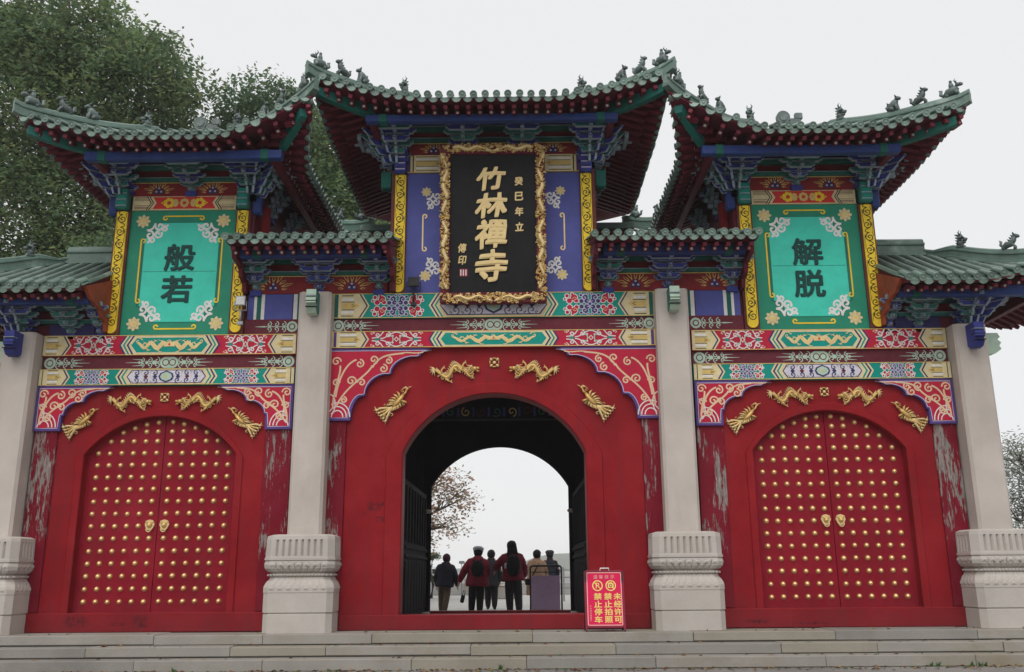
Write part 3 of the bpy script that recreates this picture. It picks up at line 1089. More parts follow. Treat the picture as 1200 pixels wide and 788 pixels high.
def medallion_board(x0, x1, z0, z1, y0):
    b = MB()
    b.box((x0, y0, z0), (x1, 0.02, z1), M_MAROON)
    o = b.build('tie_board', gate)
    h = z1 - z0
    p = Paint(y0 - .001, 0, z0)

    def med(u, s):
        c = h / 2
        p.disc(u, c, .44 * h, M_JADE, 1, 14)
        p.disc(u, c, .27 * h, M_MAROON, 2, 10)
        p.disc(u, c, .2 * h, M_JADE, 3, 10)
        for k in range(3):
            q = u + s * (.65 + .55 * k) * h
            for t in (-1, 1):
                p.stroke(spiral(q, c + t * .18 * h, (.24 - .03 * k) * h, PI / 2 * t, 1.1, s * t), .017, M_JADE, 1)
            p.disc(q + s * .22 * h, c, (.16 - .03 * k) * h, M_JADE, 2, 8)
        for t in (-1, 0, 1):
            p.stroke([(u + s * 1.7 * h, c + t * .2 * h), (u + s * (2.5 + .5 * (t == 0)) * h, c + t * .26 * h)], [.02, .004], M_JADE, 1)
    med(x0 + .13, 1)
    med(x1 - .13, -1)
    xm = (x0 + x1) / 2
    med(xm - .06, -1)
    med(xm + .06, 1)
    p.rect(xm - .08, .08 * h, xm + .08, .92 * h, M_JADE, 1)
    p.build('painted_pattern', o)


VEND = ((M_OCHRE, .05), (M_VIO, .05), (M_CREAM, .04))
# middle bay
beam(-2.905, 2.905, 5.32, 5.785, -0.20, 'A', ((M_YEL, .05), (M_TEALB, .07), (M_CREAM, .03)))
medallion_board(-2.905, 2.905, 5.075, 5.316, -0.165)
beam(-2.885, 2.885, 4.765, 5.071, -0.25, 'B', VEND)
for sg in (-1, 1):
    x0, x1 = sorted((sg * 3.50, sg * 7.99))
    beam(x0, x1, 4.675, 5.045, -0.22, 'B', ((M_CREAM, .03),))
    medallion_board(x0, x1, 4.435, 4.672, -0.17)
    beam(x0, x1, 4.135, 4.432, -0.24, 'A', ((M_CREAM, .05), (M_BLACK, .015), (M_CREAM, .06)))
    # blue field between the column and the raised bay, with its white and green edging, over another tie board
    b = MB()
    b.box((sg * 3.45, -0.15, 5.33), (sg * 4.42, 0.02, 5.80), M_NAVY)
    o = b.build('blue_panel', gate)
    p = Paint(-.151, 0, 5.33)
    for a, w, m in ((3.47, .06, M_TEALB), (3.53, .07, M_WHITE), (3.60, .02, M_DNAVY), (4.12, .06, M_WHITE), (4.18, .08, M_TEALB), (4.26, .05, M_WHITE)):
        p.rect(sg * a, 0, sg * (a + w), .47, m)
    p.build('painted_pattern', o)
    b = MB()
    b.box((sg * 3.45, -0.17, 5.05), (sg * 4.45, 0.02, 5.325), M_MAROON)
    o = b.build('tie_board', gate)
    p = Paint(-.171, sg * 3.6, 5.06, sg)
    p.disc(0, .13, .10, M_JADE, 1)
    p.disc(0, .13, .06, M_MAROON, 2)
    p.disc(0, .13, .04, M_JADE, 3)
    for k in range(3):
        for t in (-1, 1):
            p.stroke(spiral(.15 + .13 * k, .13 + t * .045, .05, PI / 2 * t, 1.1, t), .016, M_JADE)
    p.stroke([(.0, .13), (.55, .13)], .012, M_JADE)
    p.stroke([(.48, .13), (.66, .13)], [.03, .005], M_JADE)
    p.build('painted_pattern', o)


# ------------------------------------------------------------------ scalloped scroll brackets under the beams
def spandrel(xo, xi, zt, zb, xb, y0, sg):
    """xo = at the column, xi = inner end at the top, zt/zb = top and bottom, xb = inner end at the bottom (all |x|)"""
    W, H = xo - xi, zt - zb
    # local u from the column inwards, v down from the top
    def edge(inset):
        U, V = W - inset, H - inset
        b = xo - xb - inset
        pts = [(U, 0.0 if inset == 0 else inset)]
        n = 4
        steps_u = [U, U * .87, U * .60, U * .36, b + 0.0]
        steps_v = [0.0 if inset == 0 else inset, V * .11, V * .36, V * .66, V]
        for i in range(n):
            u0, u1, v0, v1 = steps_u[i], steps_u[i + 1], steps_v[i], steps_v[i + 1]
            if i:
                u0 -= .035
            for k in range(1, 8):
                a = PI / 2 * k / 7
                pts.append((u0 - (u0 - u1) * math.sin(a), v0 + (v1 - v0) * (1 - math.cos(a))))
            if i < n - 1:
                pts.append((u1 - .02, v1 + .008))
        return pts + [(inset, V)] + [(inset, inset)]
    out = edge(0.0)
    b = MB()
    b.prism([(sg * (xo - u), zt - v) for u, v in out], y0, 0.02, M_VIO)
    o = b.build('scroll_bracket', gate)
    inn = edge(0.055)
    p = Paint(y0 - .001, sg * xo, zt, -sg)
    p.poly([(u, -v) for u, v in inn], M_CRIM, 1)
    p.stroke([(u, -v) for u, v in edge(0.045)], .012, M_LAV, 2, True)
    k = H / 1.25
    kw = W / 1.85
    # wave fans in the foot of the bracket
    for r in (.10, .16, .22):
        p.stroke([(.06 + a, -H + .06 + c) for a, c in arc(.14 * kw, .0, r, r * 1.15, 0, 180, 12) if .06 + a > .06], .02, M_PINKW, 3)
    p.stroke([(.06 + a, -H + .2 + c) for a, c in arc(0, .08, .10, .18, -70, 90, 10)], .02, M_PINKW, 3)

    def vine(pts, w=.032):
        p.stroke([(u * kw, -v * k) for u, v in pts], w, M_PEACH, 3)
        p.stroke([(u * kw, -v * k) for u, v in pts], w * .35, M_CREAM, 4)

    def curl(u, v, r, a, d, t=1.35):
        q = spiral(u * kw, -v * k, r, a, t, d)
        p.stroke(q, .028, M_PEACH, 3)
        p.stroke(q, .010, M_CREAM, 4)
    vine(bez((.12, 1.05), (.10, .75), (.25, .45), (.22, .30)))
    curl(.15, .23, .085, 0, 1)
    vine(bez((.16, .85), (.2, .5), (.33, .25), (.5, .2)))
    curl(.56, .27, .08, PI / 2, -1)
    vine(bez((.18, 1.0), (.35, .62), (.7, .5), (.78, .3)))
    curl(.42, .57, .09, -.3, 1)
    curl(.60, .60, .075, PI, -1)
    vine(bez((.78, .34), (.9, .1), (1.1, .12), (1.32, .09)))
    curl(.80, .20, .085, -PI / 2, 1)
    curl(1.06, .22, .07, PI / 2, -1)
    curl(.97, .36, .08, PI / 2, -1)
    curl(.16, .60, .07, 0, 1)
    curl(.30, .90, .06, PI / 2, -1)
    vine(bez((1.25, .1), (1.4, .05), (1.5, .12), (1.66, .075)), .022)
    p.build('painted_pattern', o)


for sg in (-1, 1):
    spandrel(2.92, 1.05, 4.76, 3.48, 2.49, -0.235, sg)
    spandrel(7.985, 6.60, 4.131, 3.34, 7.52, -0.235, sg)
    # the one on the inner side of each side bay is the mirror image
    x = sg * 3.50
    # reuse the builder about the bay's own centre line
    spandrel_c = sg * (3.50 + 7.985) / 2
    _b = len(bpy.data.objects)
    before = set(bpy.data.objects)
    spandrel(7.985 - abs(spandrel_c) + 0, 6.60 - abs(spandrel_c), 4.131, 3.34, 7.52 - abs(spandrel_c), -0.235, -sg)
    for o in set(bpy.data.objects) - before:
        for v in o.data.vertices:
            v.co.x += spandrel_c


# ------------------------------------------------------------------ gilt dragons and phoenixes on the red wall
def relief_dragon():
    m = MB()
    pts = [(-.34 + .68 * i / 24, -.035, .085 * math.sin(i * .42 + 2.2) + .06 - .0035 * i) for i in range(25)]
    m.tube(pts, [.015 + .021 * math.sin(PI * min(1, (i + 4) / 25)) for i in range(25)], M_GOLD, 6)
    hx, _, hz = pts[-1]
    m.ball((hx + .02, -.05, hz + .01), (.046, .03, .038), M_GOLD)
    m.tube([(hx + .05, -.06, hz), (hx + .10, -.06, hz + .005)], [.03, .018], M_GOLD, 6)
    m.tube([(hx + .04, -.05, hz - .03), (hx + .085, -.05, hz - .055)], [.02, .01], M_GOLD, 5)
    for k in range(2):
        m.tube([(hx, -.05, hz + .03), (hx - .03 - .02 * k, -.05, hz + .075), (hx - .08 - .03 * k, -.05, hz + .08 + .03 * k)], [.013, .01, .004], M_GOLD2, 5)
    for i in range(2, 24):
        x, y, z = pts[i]
        m.tube([(x, -.04, z + .03), (x - .025, -.04, z + .095)], [.019, .003], M_GOLD2, 4)
        m.tube([(x, -.04, z - .03), (x - .02, -.04, z - .06)], [.012, .003], M_GOLD2, 4)
    for i, t in ((3, 1), (5, -1), (8, 1), (12, -1), (15, -1), (17, 1), (19, -1), (20, 1)):
        x, y, z = pts[i]
        m.tube([(x, -.04, z), (x + .03, -.05, z + t * .07), (x + .07, -.05, z + t * .10)], [.024, .016, .012], M_GOLD, 5)
        for q in (-1, 0, 1):
            m.tube([(x + .07, -.05, z + t * .10), (x + .105, -.045, z + t * .10 + q * .028)], [.009, .003], M_GOLD2, 4)
    x, y, z = pts[0]
    for q in range(5):
        a = 2.1 + .5 * q
        m.tube([(x, -.03, z), (x + .05 * math.cos(a), -.03, z + .05 * math.sin(a)), (x + .11 * math.cos(a + .3), -.03, z + .11 * math.sin(a + .3))], [.02, .014, .004], M_GOLD2, 5)
    for k in range(7):
        x, y, z = pts[3 + 3 * k]
        s_ = 1 if k % 2 else -1
        q = spiral(x, z + s_ * .05, .035, k, 1.0, s_, 7, .2)
        m.tube([(u, -.03, v) for u, v in q], .009, M_GOLD2, 4)
    m.box((-.33, -.012, .01), (.33, 0, .03), M_GOLD)
    return m.mesh('dragon_relief')


def relief_phoenix():
    """head up at +x, wings thrown open, long curling tail plumes at -x"""
    m = MB()
    m.tube([(-.12, -.035, -.02), (-.02, -.05, -.01), (.09, -.045, .02), (.16, -.04, .05)], [.03, .055, .045, .03], M_GOLD, 7)
    m.tube([(.16, -.04, .05), (.22, -.045, .05), (.27, -.045, .085), (.31, -.05, .09)], [.03, .022, .02, .026], M_GOLD, 6)
    m.tube([(.32, -.05, .09), (.375, -.045, .075)], [.016, .003], M_GOLD2, 5)
    for q in range(3):
        m.tube([(.30, -.05, .10), (.285 - .02 * q, -.05, .15), (.25 - .03 * q, -.045, .165)], [.013, .01, .003], M_GOLD2, 4)
    for t in (1, -1):
        for q in range(6):
            a = (1.15 + .27 * q)
            r = .20 - .012 * q
            bx, bz = .07 - .03 * q, t * .025
            m.tube([(bx, -.045, bz), (bx + r * .55 * math.cos(a), -.055, bz + t * r * .55 * math.sin(a)), (bx + r * math.cos(a + .2), -.045, bz + t * r * (.95 if t > 0 else .6) * math.sin(a + .2))], [.022, .022, .003], M_GOLD2 if q % 2 else M_GOLD, 5)
    for q in range(5):
        f = (q - 2) / 2
        p = [(-.10, -.035, -.02), (-.20, -.04, .035 * f), (-.30, -.045, .10 * f + .03 * math.sin(q * 2)), (-.385, -.04, .155 * f), (-.36 - .05 * (1 - abs(f)), -.035, .22 * f + .04)]
        m.tube(p, [.02, .022, .026, .024, .004], M_GOLD if q % 2 else M_GOLD2, 5)
        for k in (1, 2, 3):
            x, y, z = p[k]
            for t in (-1, 1):
                m.tube([(x, y, z), (x - .035, y, z + t * .05)], [.014, .003], M_GOLD2, 4)
        m.ball((-.375, -.05, .15 * f), (.03, .018, .03), M_GOLD2, 6, 4)
    for q, (cx_, cz_, r_) in enumerate(((-.2, .12, .05), (-.22, -.12, .05), (-.08, .12, .04), (.06, -.1, .04), (.2, .13, .035), (-.30, .02, .045))):
        s_ = 1 if q % 2 else -1
        m.tube([(u, -.035, v) for u, v in spiral(cx_, cz_, r_, q * 1.3, 1.1, s_, 8, .2)], .012, M_GOLD2 if q % 2 else M_GOLD, 4)
    return m.mesh('phoenix_relief')


def relief_wheel():
    m = MB()
    n = 14
    for k in range(4):
        a = PI / 4 + k * PI / 2
        m.tube([(.05 * math.cos(a), -.02, .05 * math.sin(a)), (.105 * math.cos(a), -.02, .105 * math.sin(a))], [.018, .026], M_GOLD2, 5)
        a += PI / 4
        m.tube([(.088 * math.cos(a - .45), -.02, .088 * math.sin(a - .45)), (.078 * math.cos(a), -.02, .078 * math.sin(a)), (.088 * math.cos(a + .45), -.02, .088 * math.sin(a + .45))], [.012, .014, .012], M_GOLD, 5)
    m.ball((0, -.02, 0), (.032, .02, .032), M_GOLD2)
    return m.mesh('wheel_relief')


DRA, PHX, WHL = relief_dragon(), relief_phoenix(), relief_wheel()


def wall_gilding(cx, pos_d, pos_p, pos_w, k):
    for s in (-1, 1):
        for me, nm, (x, z, a) in ((DRA, 'gilt_dragon', pos_d), (PHX, 'gilt_phoenix', pos_p)):
            M = Matrix.Translation((cx + s * x, -.152, z)) @ Matrix.Rotation(R(a) * s, 4, 'Y') @ Matrix.Diagonal((-s * k, 1, k * (1.12 if nm == 'gilt_dragon' else .84), 1))
            put(me, nm, gate, M)
    put(WHL, 'gilt_wheel', gate, Matrix.Translation((cx, -.152, pos_w)) @ Matrix.Scale(k, 4))


wall_gilding(0.01, (0.69, 4.33, 16), (1.69, 3.80, 40), 4.50, .97)
wall_gilding(CX, (0.60, 3.83, 10), (1.37, 3.50, 34), 3.925, 0.88)
wall_gilding(-CX, (0.60, 3.83, 10), (1.37, 3.50, 34), 3.925, 0.88)
# ================================================================== bracket sets
def bracket_arm(mb, T, v, w, z, h, col, th=0.075, o=0.0075):
    """one lateral arm, stepped at both ends, with its pale painted edge; T maps (u sideways, v outwards, z) to the world"""
    def prof(g):
        hw = w / 2
        c = min(.06, hw * .45)
        return [(-hw - g, h + g), (-hw - g, h * .5 - g), (-hw + c * .5 - g, h * .5 - g), (-hw + c - g, -g), (hw - c + g, -g), (hw - c * .5 + g, h * .5 - g), (hw + g, h * .5 - g), (hw + g, h + g)]
    for g, m, v1, v0 in ((0.0, M_OUTL, v - .006, v - th), (-o, col, v, v - th + .01)):
        p = prof(g)
        n = len(p)
        vs = [T(u, v1, z + q) for u, q in p] + [T(u, v0, z + q) for u, q in p]
        mb.add(vs, [tuple(range(n)), tuple(range(2 * n - 1, n - 1, -1))] + [(i, i + n, (i + 1) % n + n, (i + 1) % n) for i in range(n)], m)


def tbox(mb, T, a, b, m):
    vs = [T(u, v, z) for z in (a[2], b[2]) for u, v in ((a[0], a[1]), (b[0], a[1]), (b[0], b[1]), (a[0], b[1]))]
    mb.add(vs, [(0, 3, 2, 1), (4, 5, 6, 7), (0, 1, 5, 4), (1, 2, 6, 5), (2, 3, 7, 6), (3, 0, 4, 7)], m)


def bracket(mb, T, z0, z1, v0, v1, w0, w1, col, col2, tiers=4, nose=True):
    h = (z1 - z0) / tiers
    for i in range(tiers):
        f = i / (tiers - 1)
        v = v0 + (v1 - v0) * f
        w = w0 + (w1 - w0) * f
        z = z0 + h * i
        c = col if i % 2 == 0 else col2
        bracket_arm(mb, T, v, w, z, h * .70, c)
        if i:
            bracket_arm(mb, T, v - (v1 - v0) / (tiers - 1) * .95, w + .10, z, h * .70, col2 if i % 2 == 0 else col)
        for u in ((-w / 2 + .045, 0, w / 2 - .045) if i else (0,)):
            tbox(mb, T, (u - .039, v - .085, z + h * .71), (u + .039, v + .008, z + h * .98), M_OUTL)
            tbox(mb, T, (u - .035, v - .08, z + h * .72), (u + .035, v + .012, z + h * .97), c)
        # the outward arm ends in a small square nose
        if nose:
            tbox(mb, T, (-.034, v0 - .1, z + .01), (.034, v + .088, z + h * .62), M_OUTL)
            tbox(mb, T, (-.03, v0 - .1, z + .016), (.03, v + .095, z + h * .58), c)
            tbox(mb, T, (-.016, v + .09, z + h * .2), (.016, v + .099, z + h * .42), M_OUTL)
    tbox(mb, T, (-.10, v0 - .14, z0 - .10), (.10, v0 + .02, z0 - .005), M_BRB)


def beak(mb, p, d, L, col, k=1.0, th=.055):
    """slanting lever arm with an upturned tip"""
    dx, dy = d
    prof = [(0, .0), (L * .55, -.035), (L * .82, -.045), (L, .035), (L * .99, .055), (L * .8, .045), (L * .5, .065), (0, .095)]
    for g, m, t in ((.009, M_OUTL, th * .36), (-.001, col, th * .5)):
        pr = []
        cx = L * .5
        for r, z in prof:
            pr.append((r + (g if r > cx else -g), z * k + (g if z > .02 else -g)))
        n = len(pr)
        vs = [(p[0] + dx * r - dy * t, p[1] + dy * r + dx * t, p[2] + z) for r, z in pr] + [(p[0] + dx * r + dy * t, p[1] + dy * r - dx * t, p[2] + z) for r, z in pr]
        mb.add(vs, [tuple(range(n)), tuple(range(2 * n - 1, n - 1, -1))] + [(i, i + n, (i + 1) % n + n, (i + 1) % n) for i in range(n)], m)


def frontT(cx, y):
    return lambda u, v, z: (cx + u, y - v, z)


def sideT(x, cy, sg):
    return lambda u, v, z: (x + sg * v, cy - sg * u, z)


def corner_set(cx, y, z0, z1, sg, name='corner_bracket_set', w=.66, out=.62):
    mb = MB()
    bracket(mb, frontT(cx, y), z0, z1, .08, out, .24, w, M_BRB, M_BRG)
    bracket(mb, sideT(cx, y, sg), z0, z1, .08, out, .24, w, M_BRG, M_BRB)
    h = (z1 - z0) / 4
    for i in range(4):
        z = z0 + h * i + .02
        for a, f, c in ((0, 1.0, M_BRB), (24, 1.08, M_BRG), (45, 1.25, M_BRB), (68, 1.08, M_BRB), (90, .9, M_BRG)):
            d = (sg * math.cos(R(a)), -math.sin(R(a)))
            beak(mb, (cx + d[0] * .06, y + d[1] * .06, z + .012 * (a % 40) / 20), d, (.24 + .125 * i) * f, c)
        for u in (-.18, .18):
            tbox(mb, frontT(cx, y), (u - .02, .0, z + .01), (u + .02, .17 + .15 * i, z + h * .42), M_BRB)
    return mb.build(name, gate)


def mid_set(cx, y, z0, z1, w=.60, c1=None, c2=None, out=.5, w0=.16):
    mb = MB()
    bracket(mb, frontT(cx, y), z0, z1, .06, out, w0, w, c1 or M_BRG, c2 or M_BRB)
    return mb.build('bracket_set', gate)


def flame_bay(x0, x1, z0, z1, y, centres, parent=None):
    """scarlet board with a flaming triple pearl"""
    b = MB()
    b.box((x0, y, z0), (x1, y + .1, z1), M_BRED)
    o = b.build('flame_board', parent or gate)
    p = Paint(y - .001)
    h = z1 - z0
    for c in centres:
        zc = z0 + h * .30
        for k in range(9):
            a = PI * (k - .15) / 7.7
            r0, r1 = .11 * h / .3, (.17 + .06 * (k % 2) + .05 * math.sin(a)) * h / .3
            for da in (-.12, .1):
                p.stroke([(c + 1.25 * r0 * math.cos(a), zc + r0 * math.sin(a) - .01), (c + 1.3 * (r0 + r1) / 2 * math.cos(a + da), zc + (r0 + r1) / 2 * math.sin(a + da)), (c + 1.35 * r1 * math.cos(a + da * .2), zc + r1 * math.sin(a + da * .2))], [.016, .012, .003], M_OCHRE, 1)
        for du, dv in ((-.045, 0), (.045, 0), (0, .07)):
            p.disc(c + du, zc + dv, .046, M_DNAVY, 2, 10)
            p.disc(c + du, zc + dv + .008, .022, M_LAV, 3, 8)
    p.stroke([(x0, z1 - .012), (x1, z1 - .012)], .018, M_OCHRE, 1)
    p.build('painted_pattern', o)
    return o


def lintels(x0, x1, zg, zr, y, name='lintel'):
    """green rail, red recess and green cap rail behind the brackets: zg = foot of the green rail, zr = top"""
    b = MB()
    b.box((x0, y - .10, zg), (x1, y, zg + .075), M_BRG)
    b.box((x0, y - .103, zg + .055), (x1, y - .005, zg + .068), M_OUTL)
    b.box((x0, y - .02, zg + .077), (x1, y, zr - .08), M_BRED)
    b.box((x0, y - .14, zr - .078), (x1, y, zr - .02), M_BRG)
    b.box((x0, y - .16, zr - .018), (x1, y, zr), M_OUTL)
    return b.build(name, gate)


# ================================================================== roofs
def half_tile_mesh():
    m = MB()
    r, n = .058, 9
    ring = [(r * math.cos(PI * k / (n - 1)), r * math.sin(PI * k / (n - 1))) for k in range(n)]
    m.loft([[(x, -.012, z) for x, z in ring] + [(0, -.012, -.02)], [(x * .92, .33, z * .92 + .012) for x, z in ring] + [(0, .33, -.01)]], M_TILE, False, True)
    d = [(.064 * math.cos(2 * PI * k / 14), .064 * math.sin(2 * PI * k / 14)) for k in range(14)]
    m.loft([[(x, .0, z) for x, z in d], [(x, -.02, z) for x, z in d], [(x * .8, -.022, z * .8) for x, z in d], [(x * .74, -.015, z * .74) for x, z in d]], M_TILE)
    m.ball((0, -.013, 0), (.026, .012, .026), M_TILE, 7, 4)
    return m.mesh('round_tile')


def drip_tile_mesh():
    m = MB()
    top = [(-.088, .022), (-.06, .012), (-.03, .006), (0, .004), (.03, .006), (.06, .012), (.088, .022)]
    low = [(-.086, .0), (-.074, -.040), (-.044, -.070), (0, -.082), (.044, -.070), (.074, -.040), (.086, .0)]
    n = 7
    vs = [(x, -.01, z) for x, z in top] + [(x, -.022, z) for x, z in low] + [(x, .004, z) for x, z in low] + [(x, .32, z + .012) for x, z in top]
    fs = []
    for i in range(n - 1):
        fs += [(n + i, n + i + 1, i + 1, i), (i, i + 1, 3 * n + i + 1, 3 * n + i), (2 * n + i + 1, 2 * n + i, 3 * n + i, 3 * n + i + 1), (n + i + 1, n + i, 2 * n + i, 2 * n + i + 1)]
    m.add(vs, fs, M_TILE)
    return m.mesh('drip_tile')


def rafter_mesh(dot):
    m = MB()
    m.box((-.036, .06, -.17), (.036, .95, -.105), M_RAFT)
    m.box((-.042, .30, -.245), (.042, 1.0, -.172), M_RAFT)
    d = [(.024 * math.cos(2 * PI * k / 8), .024 * math.sin(2 * PI * k / 8)) for k in range(8)]
    m.add([(x, .298, z - .208) for x, z in d], [tuple(range(8))], dot)
    return m.mesh('rafter')


RT, DT = half_tile_mesh(), drip_tile_mesh()
RAFT = [rafter_mesh(m) for m in (paint('dot_white', (.62, .60, .58)), paint('dot_pink', (.62, .22, .20)), paint('dot_green', (.25, .45, .36)), paint('dot_pale', (.5, .5, .48)))]


def clamp(x):
    return max(0.0, min(1.0, x))


class Roof:
    def __init__(s, x0, x1, y0, y1, ze, lift, rng, slope=.40, curve=.03, hip=(True, True), p=1.5, sp=0.2, fx=(0, 0), fy=0.0):
        s.x0, s.x1, s.y0, s.y1, s.ze, s.lift, s.rng, s.slope, s.curve, s.hip, s.p, s.sp, s.fx, s.fy = x0, x1, y0, y1, ze, lift, rng, slope, curve, hip, p, sp, fx, fy

    def d(s, x, y):
        v = [y - s.y0, s.y1 - y]
        if s.hip[0]:
            v.append(x - s.x0)
        if s.hip[1]:
            v.append(s.x1 - x)
        return max(0, min(v))

    def P(s, x, y):
        """a point of the roof skin over plan position x, y: corners kick up and swing out"""
        d = s.d(x, y)
        z = s.ze + .06 + s.slope * d + s.curve * d * d
        ty = clamp(1 - min(y - s.y0, s.y1 - y) / 1.5)
        X, Y = x, y
        for i, e, sg in ((0, x - s.x0, -1), (1, s.x1 - x, 1)):
            if s.hip[i]:
                k = clamp(1 - e / s.rng[i]) ** s.p * ty ** s.p
                z += s.lift[i] * k
                X += sg * s.fx[i] * k
                Y += s.fy * k * (-1 if y < (s.y0 + s.y1) / 2 else 1)
        return Vector((X, Y, z))

    def z(s, x, y):
        return s.P(x, y).z

    def deck(s):
        nx, ny = 44, 40
        xs = [s.x0 + (s.x1 - s.x0) * i / nx for i in range(nx + 1)]
        ys = [s.y0 + (s.y1 - s.y0) * j / ny for j in range(ny + 1)]
        m = MB()
        W_ = nx + 1
        top = [tuple(s.P(x, y)) for y in ys for x in xs]
        bot = [(p[0], p[1], p[2] - .035 - min(.065, .3 * s.d(x, y))) for p, (x, y) in zip(top, [(x, y) for y in ys for x in xs])]
        ft = [(j * W_ + i, j * W_ + i + 1, (j + 1) * W_ + i + 1, (j + 1) * W_ + i) for j in range(ny) for i in range(nx)]
        m.add(top, ft, M_TILE, True)
        m.add(bot, [f[::-1] for f in ft], M_SOFFIT, True)
        rim = [(i, 0) for i in range(nx)] + [(nx, j) for j in range(ny)] + [(i, ny) for i in range(nx, 0, -1)] + [(0, j) for j in range(ny, 0, -1)]
        vs, fs = [], []
        for i, j in rim:
            vs += [top[j * W_ + i], bot[j * W_ + i]]
        n = len(rim)
        for k in range(n):
            q = (k + 1) % n
            fs.append((2 * k, 2 * k + 1, 2 * q + 1, 2 * q))
        m.add(vs, fs, M_RAFT)
        return m.build('roof', gate)

    def frame(s, x, y, ax):
        """matrix at an eave point: local -y outwards, z up along the tilt; ax = 'F','L','R'"""
        e = .12
        if ax == 'F':
            out = s.P(x, y) - s.P(x, y + e)
            al = s.P(min(x + e, s.x1), y) - s.P(max(x - e, s.x0), y)
        else:
            sg = -1 if ax == 'L' else 1
            out = s.P(x, y) - s.P(x - sg * e, y)
            al = (s.P(x, min(y + e, s.y1)) - s.P(x, max(y - e, s.y0))) * sg
        yv = -out.normalized()
        xv = al.normalized()
        zv = xv.cross(yv).normalized()
        xv = yv.cross(zv).normalized()
        M = Matrix((xv, yv, zv)).transposed().to_4x4()
        M.translation = s.P(x, y)
        return M

    def eaves(s, roof, sides=True, inner=1.0, side_len=None, single_sides=True):
        rr = random.Random(int(s.x0 * 100))
        n = int(round((s.x1 - s.x0) / s.sp))
        stp = (s.x1 - s.x0) / n
        for i in range(n + 1):
            x = s.x0 + stp * i
            M = s.frame(x, s.y0, 'F')
            j = Matrix.Translation((rr.uniform(-.006, .006), -.03 + rr.uniform(-.014, .01), .062 + rr.uniform(-.006, .006)))
            if not ((i == 0 and s.hip[0]) or (i == n and s.hip[1])):
                put(RT, 'round_tile', roof, M @ j)
            if i < n:
                M2 = s.frame(x + stp / 2, s.y0, 'F')
                put(DT, 'drip_tile', roof, M2 @ Matrix.Translation((0, rr.uniform(-.01, .008), .01)))
            # rafters, cut short towards the corners
            dd = min(x - s.x0 if s.hip[0] else 9, s.x1 - x if s.hip[1] else 9)
            if i < n and dd > .12:
                xm = x + stp / 2
                ln = min(inner, (dd + .15))
                put(RAFT[i % 4 if i % 5 else 0], 'rafter', roof, s.frame(xm, s.y0, 'F') @ Matrix.Diagonal((1, ln, 1, 1)))
        # side eaves
        for ax, on, x in (('L', s.hip[0], s.x0), ('R', s.hip[1], s.x1)):
            if not on or not sides:
                continue
            nn = int(round((s.y1 - s.y0) / s.sp))
            st2 = (s.y1 - s.y0) / nn
            far = MB()
            for i in range(1, nn + 1):
                y = s.y0 + st2 * i
                M = s.frame(x, y, ax)
                if y > (side_len or 99):
                    continue
                put(RT, 'round_tile', roof, M @ Matrix.Translation((0, rr.uniform(-.014, .01), .055)))
                M2 = s.frame(x, y - st2 / 2, ax)
                put(DT, 'drip_tile', roof, M2 @ Matrix.Translation((0, 0, .01)))
                dd = y - st2 / 2 - s.y0
                if dd > .12:
                    put(RAFT[i % 4], 'rafter', roof, M2 @ Matrix.Diagonal((1, min(inner, dd + .15), 1, 1)))

    def ribs(s, roof, side=True):
        m = MB()
        n = int(round((s.x1 - s.x0) / s.sp))
        stp = (s.x1 - s.x0) / n

        def rib(pts):
            rings = []
            for i, p in enumerate(pts):
                a = pts[min(i + 1, len(pts) - 1)] - pts[max(0, i - 1)]
                a.normalize()
                b = a.cross(Vector((0, 0, 1))).normalized()
                c = b.cross(a)
                rings.append([p + (b * math.cos(PI * k / 5) + c * math.sin(PI * k / 5)) * .054 for k in range(6)])
            m.loft(rings, M_TILE, False, True, False)
        yc = (s.y0 + s.y1) / 2
        for i in range(n + 1):
            x = s.x0 + stp * i
            lim = min(x - s.x0 if s.hip[0] else 9, s.x1 - x if s.hip[1] else 9, yc - s.y0)
            if lim > .3:
                for ya, sg in ((s.y0 + .25, 1), (s.y1 - .02, -1)):
                    k = max(2, int(lim / .3))
                    rib([s.P(x, ya + sg * (lim - .2) * q / k) + Vector((0, 0, .02)) for q in range(k + 1)])
        for on, xe, sg in ((s.hip[0], s.x0, 1), (s.hip[1], s.x1, -1)):
            if not on:
                continue
            nn = int(round((s.y1 - s.y0) / s.sp))
            for i in range(1, nn):
                y = s.y0 + (s.y1 - s.y0) * i / nn
                lim = min(y - s.y0, s.y1 - y, (s.x1 - s.x0) / 2)
                if lim > .4:
                    k = max(2, int(lim / .3))
                    rib([s.P(xe + sg * (.25 + (lim - .3) * q / k), y) + Vector((0, 0, .02)) for q in range(k + 1)])
        m.build('tile_ribs', roof, kind='stuff')


def ridge_sweep(path, w, h, name, roof, m=None, ks=None):
    mb = MB()
    m = m or M_RIDGE
    pr = [(-.5, 0), (-.5, .18), (-.36, .22), (-.36, .58), (-.5, .64), (-.5, .74), (-.30, .80), (-.26, .95), (0, 1.06), (.26, .95), (.30, .80), (.5, .74), (.5, .64), (.36, .58), (.36, .22), (.5, .18), (.5, 0)]
    rings = []
    for i, p in enumerate(path):
        a = path[min(i + 1, len(path) - 1)] - path[max(0, i - 1)]
        b = Vector((a.y, -a.x, 0)).normalized()
        k = 1 if ks is None else ks[i]
        rings.append([p + b * (u * w * k) + Vector((0, 0, v * h * k)) for u, v in pr])
    mb.loft(rings, m)
    return mb.build(name, roof)


